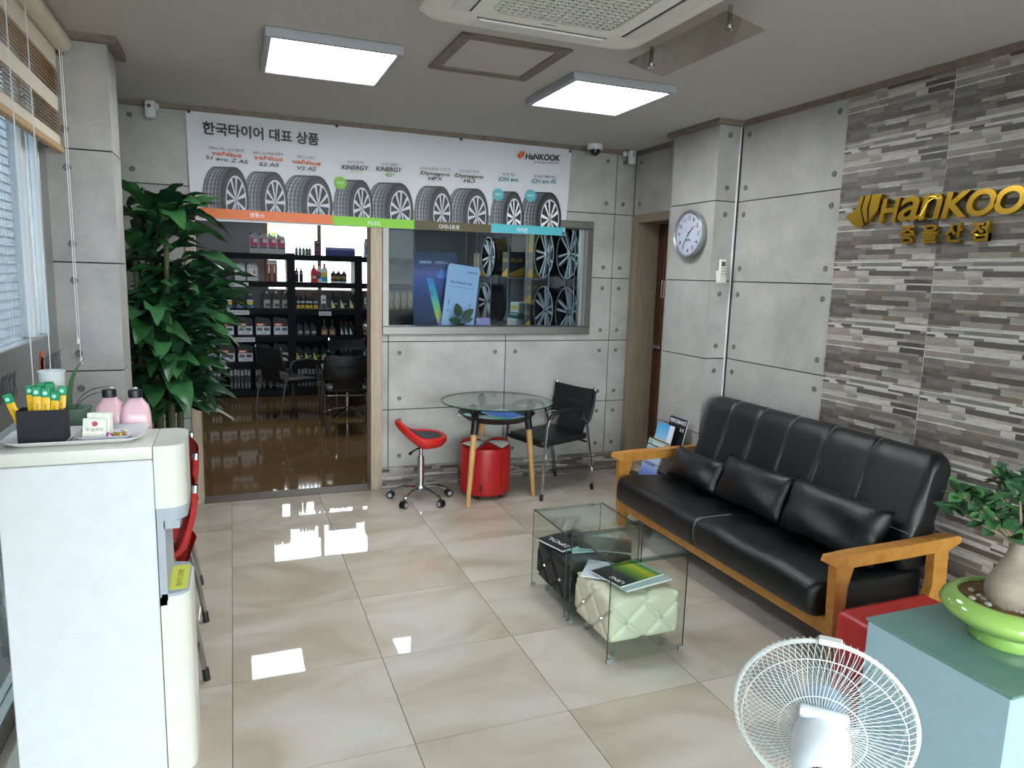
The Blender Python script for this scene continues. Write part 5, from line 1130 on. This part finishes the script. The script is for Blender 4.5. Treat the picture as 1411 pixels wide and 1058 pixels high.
def item(kind, body, cap, label_cols, W, D, H):
    """one product: body with shoulder, cap, label bands [(z0,z1,wfrac,col)]"""
    key = (kind, body, cap, str(label_cols), W, D, H)
    if key in ITEMS: return ITEMS[key]
    P_ = []
    b_ = MB()
    if kind == 'jug':      # oil jug, neck off centre with handle hole shape
        b_.prism([(-W/2, 0), (W/2, 0), (W/2, H*.72), (W*.36, H*.86), (W*.05, H*.9), (-W*.12, H*.9), (-W*.2, H*.93), (-W*.42, H*.93), (-W/2, H*.84)], lambda u, v, d: (u, d, v), 0, D)
        capm = MB().cyl((-W*.31, D/2, H*.93), (-W*.31, D/2, H), W*.12, n=10)
        hd_ = MB().tube(smoothpath([(-W*.1, D/2, H*.9), (W*.1, D/2, H*.985), (W*.33, D/2, H*.93), (W*.42, D/2, H*.76)], 4), W*.055, 6)
        P_.append(('handle', hd_, cm(body)))
    elif kind == 'bottle':
        b_.lathe([(0, 0), (W/2, .003), (W/2, H*.66), (W*.38, H*.76), (W*.2, H*.84), (W*.18, H*.9), (0, H*.9)], (0, W/2, 0), 14); capm = MB().cyl((0, W/2, H*.88), (0, W/2, H), W*.22, n=10); D = W
    elif kind == 'flask':
        b_.prism([(-W/2, 0), (W/2, 0), (W/2, H*.6), (W*.3, H*.76), (W*.14, H*.82), (W*.14, H*.9), (-W*.14, H*.9), (-W*.14, H*.82), (-W*.3, H*.76), (-W/2, H*.6)], lambda u, v, d: (u, d, v), 0, D); capm = MB().cyl((0, D/2, H*.88), (0, D/2, H), W*.17, n=10)
    elif kind == 'neck':
        b_.prism([(-W/2, 0), (W/2, 0), (W/2, H*.42), (W*.25, H*.55), (W*.09, H*.62), (W*.07, H*.95), (-W*.07, H*.95), (-W*.09, H*.62), (-W*.25, H*.55), (-W/2, H*.42)], lambda u, v, d: (u, d, v), 0, D); capm = MB().cyl((0, D/2, H*.93), (0, D/2, H), W*.1, n=8)
    elif kind == 'can':
        b_.lathe([(0, 0), (W/2, .002), (W/2, H*.72), (W*.3, H*.84), (W*.25, H*.86), (0, H*.86)], (0, W/2, 0), 14); capm = MB().lathe([(W*.27, H*.84), (W*.27, H*.99), (0, H)], (0, W/2, 0), 12); D = W
    elif kind == 'slant':  # oil bottle with sloped shoulder to the left neck
        b_.prism([(-W/2, 0), (W/2, 0), (W/2, H*.55), (W*.3, H*.74), (-W*.05, H*.88), (-W*.4, H*.88), (-W/2, H*.7)], lambda u, v, d: (u, d, v), 0, D); capm = MB().cyl((-W*.24, D/2, H*.87), (-W*.24, D/2, H), W*.15, n=10)
    else:
        b_.rbox(-W/2, W/2, 0, D, 0, H, .002, 1); capm = None
    P_.insert(0, ('body', b_, cm(body)))
    if capm: P_.append(('cap', capm, cm(cap)))
    if label_cols:
        for li, r in enumerate(label_cols):
            lb = MB()
            z0_, z1_, u0, u1, c = r[:5]
            if kind in ('bottle', 'can'):
                pts = [(W/2+.0008)*1 for _ in range(2)]; n_ = 8; rows = [[((W/2+.001)*math.sin(a), W/2-(W/2+.001)*math.cos(a), z) for a in [-1.2+2.4*i/n_ for i in range(n_+1)]] for z in (z0_*H, z1_*H)]; P_.append(('label', MB().grid(rows, col=c), ATT))
            elif len(r) > 5: lb.poly([(-W/2+W*u, -.0012-.0004*li, H*v) for u, v in r[5]], 0, c)
            else: lb.poly([(-W/2+W*u0, -.001-.0004*li, H*z0_), (-W/2+W*u1, -.001-.0004*li, H*z0_), (-W/2+W*u1, -.001-.0004*li, H*z1_), (-W/2+W*u0, -.001-.0004*li, H*z1_)], 0, c)
            if lb.f: P_.append(('label', lb, ATT))
    ITEMS[key] = [(n_, m_.mesh(n_, mm, 40), mm) for n_, m_, mm in P_]; return ITEMS[key]
def place(name, spec, pxs, row, cat, desc, group, where):
    z = BZ[row]+.036; n = len(pxs)
    for i, px in enumerate(pxs):
        w_ = ordw(i, n) if n > 1 else None
        lab = desc+((', '+w_+' of '+where) if w_ else ' '+where)
        t_ = thing(name, lab, cat, (px2x(px, z+.05), IY, z), 0, group if n > 1 else None)
        for nm, me, mm in item(*spec): link(nm, me, t_)
W_ = '#d3d8de'
place('oil_jug', ('jug', '#aab0b6', '#2a2c30', ((.35, .75, .1, .9, '#b9355f'), (.55, .72, .45, .9, '#d6dade'), (.25, .33, .1, .9, '#3a3d42')), .105, .07, .25), (350, 363, 375.5, 387.5), 0, 'oil jug', 'silver oil jug with pink label', 'silver oil jugs', 'the top shelf row')
place('additive_bottle', ('bottle', '#39443c', '#c9ccc6', ((.2, .6, 0, 1, '#8f9a86'),), .04, .04, .1), (408.7, 413.6, 418.4, 423, 427), 0, 'bottle', 'small green bottle with pale cap', 'small bottles on the top shelf', 'the small top row')
place('product_box', ('box', '#4d3557', '', ((.82, .92, .2, .8, '#b9b0c8'), (.3, .6, .15, .85, '#7a3550')), .078, .06, .19), (437.8,), 0, 'box', 'tall dark purple carton', None, 'standing on the top shelf')
place('product_box', ('box', '#33428a', '', ((.7, .98, .02, .98, '#7d88b8'), (.12, .55, .15, .85, '#26306b')), .064, .06, .11), (452.4, 459, 465.8, 472.5, 479.2, 486), 0, 'box', 'small blue carton', 'blue cartons', 'the top shelf row')
place('fluid_bottle', ('slant', '#d3d8dc', '#b03038', ((.12, .62, .15, .9, '#2472b8'), (.2, .45, .3, .75, '#7fb8e0')), .1, .07, .24), (507,), 0, 'bottle', 'white fluid bottle with blue label and red cap', None, 'on the top shelf')
place('oil_jug', ('jug', '#b9bdc0', '#9da2a6', ((.3, .7, .15, .85, '#d5d8da'), (.4, .62, .6, .75, '#b03038')), .13, .08, .22), (331, 348), 1, 'oil jug', 'pale silver oil jug with handle', 'pale jugs on the second shelf', 'the second shelf')
place('bottle_pack', ('box', '#c4562c', '', ((.02, .78, .08, .42, '#1d1b1c'), (.02, .78, .58, .92, '#1d1b1c'), (.4, .75, .16, .3, '#c9ccd0'), (.4, .75, .66, .8, '#c9ccd0'), (.8, .98, .03, .97, '#c9b9a8')), .13, .07, .27), (375,), 1, 'box', 'orange carton holding two black bottles', None, 'on the second shelf')
place('additive_bottle', ('bottle', '#2c1d22', '#a83038', ((.55, .66, 0, 1, '#9a9aa2'),), .05, .05, .185), (409, 415.3), 1, 'bottle', 'dark bottle with red cap', 'dark red-capped bottles', 'the second shelf')
place('spray_bottle', ('flask', '#c4272a', '#c4272a', ((.15, .45, .15, .85, '#5a1b1e'), (.2, .38, .25, .75, '#c9b08a')), .085, .05, .23), (433,), 1, 'bottle', 'bright red cleaner bottle', None, 'on the second shelf')
place('additive_bottle', ('bottle', '#cfd3d8', '#a83038', ((.2, .4, 0, 1, '#3a4a7a'), (.4, .58, 0, 1, '#b05038')), .055, .05, .24), (440,), 1, 'bottle', 'white bottle with orange and navy label behind', None, 'the red cleaner bottle')
place('additive_bottle', ('bottle', '#c9d3da', '#c4353a', ((.06, .3, 0, 1, '#2f9ad0'), (.3, .52, 0, 1, '#e0c238')), .085, .05, .245), (447.7,), 1, 'bottle', 'white bottle with yellow and blue bands', None, 'on the second shelf')
place('additive_can', ('can', '#1d1d20', '#b9bcbf', ((.3, .55, 0, 1, '#8f7a48'), (.02, .14, 0, 1, '#b9bcbf')), .072, .05, .16), (460, 467, 474.6), 1, 'can', 'short black can with gold label and silver lid', 'black and gold cans', 'the second shelf')
place('brown_parcel', ('box', '#8a7660', '', None, .09, .08, .23), (514,), 1, 'box', 'brown carton by the door jamb', None, 'on the second shelf')
place('oil_bottle', ('flask', '#26303c', '#d0d4d8', ((.05, .22, .08, .92, '#2f6fae'), (.25, .45, .1, .9, '#d0b53a'), (.47, .58, .08, .92, '#c9ced2')), .088, .05, .19), (315.5, 331, 344.5), 2, 'bottle', 'oil bottle with blue and yellow label', 'blue and yellow oil bottles', 'the third shelf')
place('oil_bottle', ('flask', '#2a2224', '#c9ccd0', ((.05, .52, .08, .92, '#8f8a84'), (.12, .3, .3, .9, '#3d3536')), .092, .05, .22), (368, 380.7, 393.2), 2, 'bottle', 'dark brown oil bottle with grey label', 'brown oil bottles', 'the third shelf')
place('additive_bottle', ('bottle', '#1b1b1f', '#a02c34', ((.04, .28, 0, 1, '#c2a431'), (.4, .55, 0, 1, '#9fb0c0')), .05, .05, .19), (411.3, 417, 423.5, 428.7, 435.2), 2, 'bottle', 'slim black and yellow bottle with red cap', 'slim red-capped bottles', 'the third shelf row')
place('product_box', ('box', '#c9ccd2', '', ((.02, .42, .05, .95, '#3c2a33'), (.6, .75, .2, .8, '#5a6070')), .062, .05, .18), (446,), 2, 'box', 'white and maroon carton', None, 'on the third shelf')
TRI = lambda c: (0, 0, 0, 0, c, [(.08, .08), (.62, .08), (.5, .22), (.1, .58)])
place('oil_bottle', ('slant', '#17181b', '#101114', (TRI('#c9c58f'), (.3, .36, .5, .85, '#b9bcb0')), .1, .06, .22), (461, 473.7, 486.5), 2, 'bottle', 'black oil bottle with cream triangle label', 'black triangle-label bottles', 'the third shelf')
place('oil_bottle', ('slant', '#3c4248', '#3c4248', ((.3, .68, .12, .88, '#c9cdd2'), (.36, .62, .3, .7, '#2a3a5a'), (.1, .2, .1, .9, '#8a9060')), .1, .06, .235), (506,), 2, 'bottle', 'grey oil bottle with white round emblem label', None, 'on the third shelf')
JL = ((.06, .46, .06, .94, '#cfd5dd'), (.24, .40, .12, .46, '#5f6b80'), (.24, .40, .55, .88, '#4a4a58'), (.12, .16, .3, .75, '#8a929e'), (.48, .62, .08, .6, '#c03a2e'), (.51, .58, .14, .5, '#e2d6d2'))
place('large_oil_jug', ('jug', '#1e2124', '#26292c', JL, .195, .1, .262), (287, 312, 338, 362.7, 387.3), 3, 'oil jug', 'large black oil jug with red and white label', 'large black oil jugs, upper row', 'the fourth shelf')
place('oil_bottle', ('slant', '#17191c', '#101215', ((.05, .4, .25, .95, '#4a5058'), (.2, .3, .35, .95, '#a0a8ae')), .075, .05, .18), (413, 422.6, 431.6), 3, 'bottle', 'small black bottle with silver flash', 'small silver-flash bottles', 'the fourth shelf')
place('additive_bottle', ('neck', '#3a3630', '#8fa0ac', ((.06, .36, .1, .9, '#8a6a48'), (.12, .2, .2, .8, '#b9a888')), .085, .05, .215), (447, 458), 3, 'bottle', 'long-necked additive bottle with brown label', 'long-necked bottles', 'the fourth shelf')
place('oil_bottle', ('slant', '#151619', '#9a3038', (TRI('#c9ccc8'),), .062, .05, .185), (472.4, 478.6, 484.8), 3, 'bottle', 'slim black bottle with red cap and white mark', 'slim black red-capped bottles', 'the fourth shelf')
place('oil_bottle', ('slant', '#24282c', '#24282c', ((.3, .68, .12, .88, '#b9bdc2'), (.36, .62, .3, .7, '#1a2a4a'), (.05, .2, .1, .9, '#7a805a')), .1, .06, .24), (505,), 3, 'bottle', 'dark bottle with white round emblem label', None, 'on the fourth shelf by the jamb')
place('large_oil_jug', ('jug', '#1e2124', '#26292c', JL, .195, .1, .262), (288, 313.5, 338.5, 363.3, 388), 4, 'oil jug', 'large black oil jug with red and white label', 'large black oil jugs, lower row', 'the fifth shelf')
place('oil_bottle', ('slant', '#17181b', '#101114', (TRI('#b9b860'), (.3, .36, .5, .85, '#a9aca0')), .1, .06, .22), (413, 425, 436.5, 448, 459.5), 4, 'bottle', 'black oil bottle with yellow triangle label', 'yellow triangle-label bottles', 'the fifth shelf')
place('oil_bottle', ('slant', '#2c3036', '#2c3036', ((.3, .68, .12, .88, '#aab0b8'),), .1, .06, .235), (504,), 4, 'bottle', 'dark grey bottle with pale label', None, 'on the fifth shelf by the jamb')
wpx = [292, 297, 302, 319, 324.5, 329, 334, 339, 343.5, 354.3, 359, 364, 373, 383, 388, 392.3, 397, 412.5, 417.5, 422, 427, 432, 437, 441]
z = BZ[5]+.036
WN = ['leftmost', 'second', 'third', 'fourth', 'fifth', 'sixth', 'seventh', 'eighth', 'ninth', 'tenth', 'eleventh', 'twelfth', 'thirteenth', 'fourteenth', 'fifteenth', 'sixteenth', 'seventeenth', 'eighteenth', 'nineteenth', 'twentieth', 'twenty-first', 'twenty-second', 'twenty-third', 'rightmost']
for i, px in enumerate(wpx):
    t_ = thing('wiper_pack', 'black wiper blade pack with white tag, %s from left on bottom shelf' % WN[i] if i not in (0, 23) else 'black wiper blade pack with white tag, %s on bottom shelf' % WN[i], 'wiper pack', (px2x(px, z+.15), IY+.03, z), 0, 'wiper packs on the bottom shelf')
    for nm, me, mm in item('box', '#1b1d20', '', ((.66+.03*(i % 3 == 1), .93+.03*(i % 3 == 1), .12, .9, '#b9bec4'), (.1, .32, .42, .58, '#9aa0a4')), .04, .03, .27): link(nm, me, t_)
# back room round table
t = thing('back_room_table', 'round glass table on chrome star base in the back room', 'table', (.04, 5.33, 0))
MB().lathe([(0, .715), (.33, .715), (.335, .72), (.33, .725), (0, .725)], n=40).build('glass_top', glass('dark_top', (.55, .62, .62)), t, ang=40)
MB().lathe([(.329, .714), (.337, .72), (.329, .726)], n=40, caps=False).build('glass_rim', mGlassEdge, t)
MB().cyl((0, 0, .06), (0, 0, .70), .022, n=14).build('column', mChrome, t); MB().lathe([(0, .70), (.09, .70), (.09, .714), (0, .714)], n=20).build('mount', mChrome, t)
for k in range(5): a = 2*PI*k/5+.2; d = Vector((math.cos(a), math.sin(a), 0)); MB().tube([d*.01+Vector((0, 0, .09)), d*.15+Vector((0, 0, .07)), d*.28+Vector((0, 0, .018))], [.016, .014, .01], 8).build('star_leg', mChrome, t)
# ------------------------------------------------------------------ wheel display seen through the interior window
rk = thing('display_rack', 'chrome rod rack holding wheels and parts cartons', 'rack', (1.80, 4.1, 0))
for y in (-1.5, -.98, -.46, .06, .58, 1.1, 1.5):
    for x in (-.27, .16): MB().cyl((x, y, 0), (x, y, 2.4), .006, n=8).build('rod', mat('rod_steel', '#77797b', .4, .8), rk)
for z in (.35, 1.10, 1.62, 2.2):
    b = MB()
    for x in (-.27, -.13, .02, .16): b.cyl((x, -1.5, z), (x, 1.5, z), .005, n=6)
    for k in range(13): b.cyl((-.27, -1.5+.25*k, z), (.16, -1.5+.25*k, z), .005, n=6)
    b.build('wire_shelf', MATS['rod_steel'], rk)
def rim(loc, label, seed):
    t_ = thing('alloy_wheel', label, 'wheel', loc, 0, 'alloy wheels on the rod rack'); R0 = .225
    MB().lathe([(R0*.97, -.1), (R0, -.095), (R0, -.06), (R0*.93, -.05), (R0*.93, .08), (R0, .09), (R0, .1), (R0*.93, .1)], (0, 0, R0), 40, 0, 'x', caps=False).build('barrel', mat('wheel_black', '#121316', .3), t_, ang=40)
    MB().lathe([(0, -.02), (R0*.9, -.01), (R0*.9, .0), (0, -.005)], (0, 0, R0), 32, 0, 'x').build('drum', mat('wheel_dark', '#0d0e10', .5), t_)
    MB().lathe([(R0*.955, -.1005), (R0*.985, -.1008), (R0*1.0, -.097)], (0, 0, R0), 44, 0, 'x', caps=False).build('lip', mat('wheel_silver', '#c9ccd0', .4, .25), t_)
    for k in range(10):
        a = 2*PI*k/10+seed; tw = .12*(1 if k % 2 else -1); b_ = MB(); pts = [(.03, a-.22), (.03, a+.22), (R0*.95, a+tw+.05), (R0*.95, a+tw-.05)]
        b_.prism([(r*math.cos(q), R0+r*math.sin(q)) for r, q in pts], lambda u, v, d: (d-.02*(1-math.hypot(u, v-R0)/R0)*-1, u, v), -.092, -.07); sp_ = b_.build('spoke', MATS['wheel_silver'], t_, ang=30)
    MB().lathe([(0, -.086), (.028, -.085), (.034, -.07)], (0, 0, R0), 16, 0, 'x').build('hub_cap', mat('wheel_hub', '#77797c', .3, .8), t_)
for i, (y, z, lab) in enumerate(((2.90, 1.628, 'upper alloy wheel nearest the interior window frame'), (3.41, 1.628, 'upper alloy wheel, second from the window frame'), (2.88, 1.108, 'lower alloy wheel nearest the interior window frame'), (3.39, 1.108, 'lower alloy wheel, second from the window frame'), (5.0, 1.628, 'upper alloy wheel at the far end of the rack'), (5.1, 1.108, 'lower alloy wheel at the far end of the rack'))): rim((1.70, y, z), lab, .3*i)
def carton(label, y, z, x, W, D, Hh, base, tri, txt='PLUS'):
    t_ = thing('parts_carton', label, 'carton', (x, y, z), 0, 'parts cartons on the rod rack')
    MB().rbox(0, D, -W/2, W/2, 0, Hh, .003, 1).build('box', mat('ctn'+base, base, .5), t_)
    for nm, fn in (('front_print', lambda u, v: (-D*0-.001, W/2-W*u, Hh*v)), ('side_print', lambda u, v: (D*u, -W/2-.001, Hh*v))):
        b_ = MB(); b_.poly([fn(.03, .03), fn(.97, .03), fn(.97, .42), fn(.03, .15)], 0, tri); put_text(b_, txt, lambda u, v: fn(.15+.7*u, .6+.14*v), 0, tri, .02); b_.build(nm, ATT, t_, ang=None)
YEL = '#d5a21c'
for lab, px, py, y, z, W, D, Hh, base in (('black and yellow carton below the upper far wheel', 0, 0, 4.42, 1.627, .2, .18, .27, '#26262a'), ('grey and yellow carton on the upper rack level', 0, 0, 3.76, 1.627, .2, .18, .24, '#7d776a'), ('pale yellow carton stacked on the grey carton', 0, 0, 3.76, 1.869, .2, .16, .22, '#b5a86a'), ('grey and yellow carton stacked on the lower black one', 0, 0, 3.78, 1.37, .19, .18, .24, '#6d675c'), ('black and yellow carton low on the rack', 0, 0, 3.78, 1.107, .19, .18, .26, '#1f1f23'), ('grey and gold carton high at the far rack end', 0, 0, 5.42, 1.627, .2, .17, .27, '#8a8374')): carton(lab, y, z, 1.60, W, D, Hh, base, YEL)
t = thing('brake_pad_box', 'white parts box with green ribbed band on the rack', 'box', (1.60, 4.2, 1.107))
b = MB(); b.rbox(0, .2, -.14, .14, 0, .09, .004, 1); b.rbox(.03, .2, -.12, .12, .15, .26, .004, 1); b.build('carton', mat('pale_box', '#c3c8c4', .5), t)
MB().rbox(.015, .2, -.13, .13, .09, .15, .02, 3).build('green_band', mat('band_green', '#1f6a62', .35), t); MB().box(.029, .031, -.10, .10, .19, .225).build('yellow_stripe', mat('stripe_y', '#c9b53a', .5), t, ang=None)
# posters standing behind the window sill
sill = struct('trim_10', MB().rbox(-.2, 1.66, YB+.131, YB+.42, 1.19, 1.226, .004, 1), mat('sill_grey', '#7d7f80', .5))
t = thing('blue_poster', 'dark blue racing poster with rainbow tire track behind glass', 'poster', (.357, 2.70, 1.227)); t.rotation_euler.x = -.06
b = MB(); W0, H0 = .36, .585; n_ = 20; bg_ = ramp([(0, '#171c33'), (.35, '#232c55'), (.6, '#3b4a86'), (.72, '#5d5a8c'), (.85, '#2a3350'), (1, '#27304a')])
b.grid([[(-W0/2, .0, H0*i/n_), (W0/2, .0, H0*i/n_)] for i in range(n_+1)])
b.c = [bg_((i+.5)/n_) for i in range(n_)]; b.usec = True
b.box(-W0/2, W0/2, .0008, .003, 0, H0, 0, '#20263a'); b.build('sheet', ATT, t, ang=None)
b = MB(); rb = ramp([(0, '#b7a0c8'), (.15, '#c9c95a'), (.35, '#7fbf6a'), (.6, '#3fa9b0'), (1, '#2f7fc0')])
for i in range(12):
    v0, v1 = i/12, (i+1)/12
    L_ = lambda v: (.03-.10*v**.8, .07-.09*v**1.2); a, c = L_(v0), L_(v1); b.poly([(a[0], -.001, v0*.38), (a[1], -.001, v0*.38), (c[1], -.001, v1*.38), (c[0], -.001, v1*.38)], 0, rb(v0))
b.box(-.055, -.02, -.0022, -.001, .27, .276, 0, '#1a2030'); b.box(-.05, -.018, -.0022, -.001, .25, .256, 0, '#1a2030')
for i in range(9): x = .02+.013*i; b.poly([(x, -.001, .38), (x+.01, -.001, .38), (x+.016, -.001, .41+.02*(i % 3)), (x-.006, -.001, .41+.02*(i % 3))], 0, '#4f7fc8')
put_text(b, 'HANKOOK', fit((-.13, -.0015, .495), (-.03, -.0015, .495), (0, 0, .02)), 0, '#c9cfe0', .02, .15); put_text(b, 'FORMULA E', fit((.0, -.0015, .495), (.11, -.0015, .495), (0, 0, .02)), 0, '#c9cfe0', 0, .3); b.build('artwork', ATT, t, ang=None)
t = thing('white_poster', 'white text poster leaning sideways behind the interior window', 'poster', (.52, 2.63, 1.228)); t.rotation_euler = (-.05, .12, 0)
b = MB(); b.box(-.135, .135, 0, .003, 0, .49, 0, '#a9bbd2'); b.build('sheet', ATT, t, ang=None)
b = MB(); put_text(b, 'Why Hankook Tire?', fit((-.105, -.001, .335), (.08, -.001, .335), (0, 0, .024)), 0, '#20263a', .015); put_text(b, '한국타이어를 선택하는 이유', fit((-.105, -.001, .305), (.1, -.001, .305), (0, 0, .011)), 0, '#3a4258'); put_text(b, 'HANKOOK', fit((.03, -.001, .435), (.115, -.001, .435), (0, 0, .013)), 0, '#20263a', .02, .15)
put_text(b, 'HANKOOK', fit((-.04, -.001, .16), (.02, -.001, .16), (0, 0, .008)), 0, '#3a4258')
for z in (.21, .15, .09): b.box(-.11, .11, -.001, -.0008, z, z+.0012, 0, '#7a8aa0')
for z in (.19, .17, .12): b.box(-.10, -.09, -.001, -.0008, z-.005, z+.006, 0, '#33405a'); b.box(.08, .088, -.001, -.0008, z-.005, z+.006, 0, '#33405a')
b.build('artwork', ATT, t, ang=None)
for x in (-.13, .13): MB().cyl((x, -.002, .475), (x, -.002, .505), .004, n=8).build('clip', mChrome, t)
t = thing('small_card_holder', 'small lilac card holder on the window sill', 'card holder', (.735, 2.63, 1.2265))
MB().rbox(-.06, .06, -.012, .012, 0, .072, .002, 1).build('holder', mat('lilac', '#9d92b4', .4), t); MB().tube([(-.06, -.0125, .08), (-.02, -.0125, .02)], .0012, 4).build('crease', mWhitePl, t)
t = thing('sill_plant', 'dark green broad-leaved sprig on the sill before the white poster', 'potted plant', (.53, 2.59, 1.2265))
MB().lathe([(0, 0), (.03, 0), (.036, .03), (.033, .03), (0, .02)], n=16).build('pot', mBlack, t)
MB().tube([(0, 0, .02), (.01, 0, .08)], .004, 6).build('stem', mat('stem_green', '#3d4f2c', .6), t)
for k, (dx, dz, a, s_) in enumerate(((-.01, .085, 1.9, .95), (.02, .075, .75, .9), (0, .045, 3.0, .9), (.03, .05, .3, .6))):
    lm = leaf_mesh(.12*s_, .042*s_, .0, 0, mat('sill_leaf', '#33482a', .5), .1); link('leaf', lm, t, (dx, -.012, dz), (PI/2, -0.0, 0)).rotation_euler = (Matrix.Rotation(-a, 3, 'Y') @ Matrix.Rotation(PI/2, 3, 'X')).to_euler()
# gold cans on the right bay, seen left in the interior window
place('gold_oil_can', ('box', '#8f815a', '', ((.1, .9, .2, .8, '#a8986a'), (.4, .6, .35, .65, '#6d6145')), .07, .06, .24), (538.5, 547, 556, 565), 2, 'can', 'gold oil can', 'gold oil cans', 'the right bay')
place('oil_bottle', ('slant', '#1b1d22', '#1b1d22', ((.1, .4, .2, .9, '#8f96a2'),), .085, .05, .2), (537, 546, 556), 4, 'bottle', 'dark bottle with silver mark', 'dark bottles in the right bay', 'the right bay')
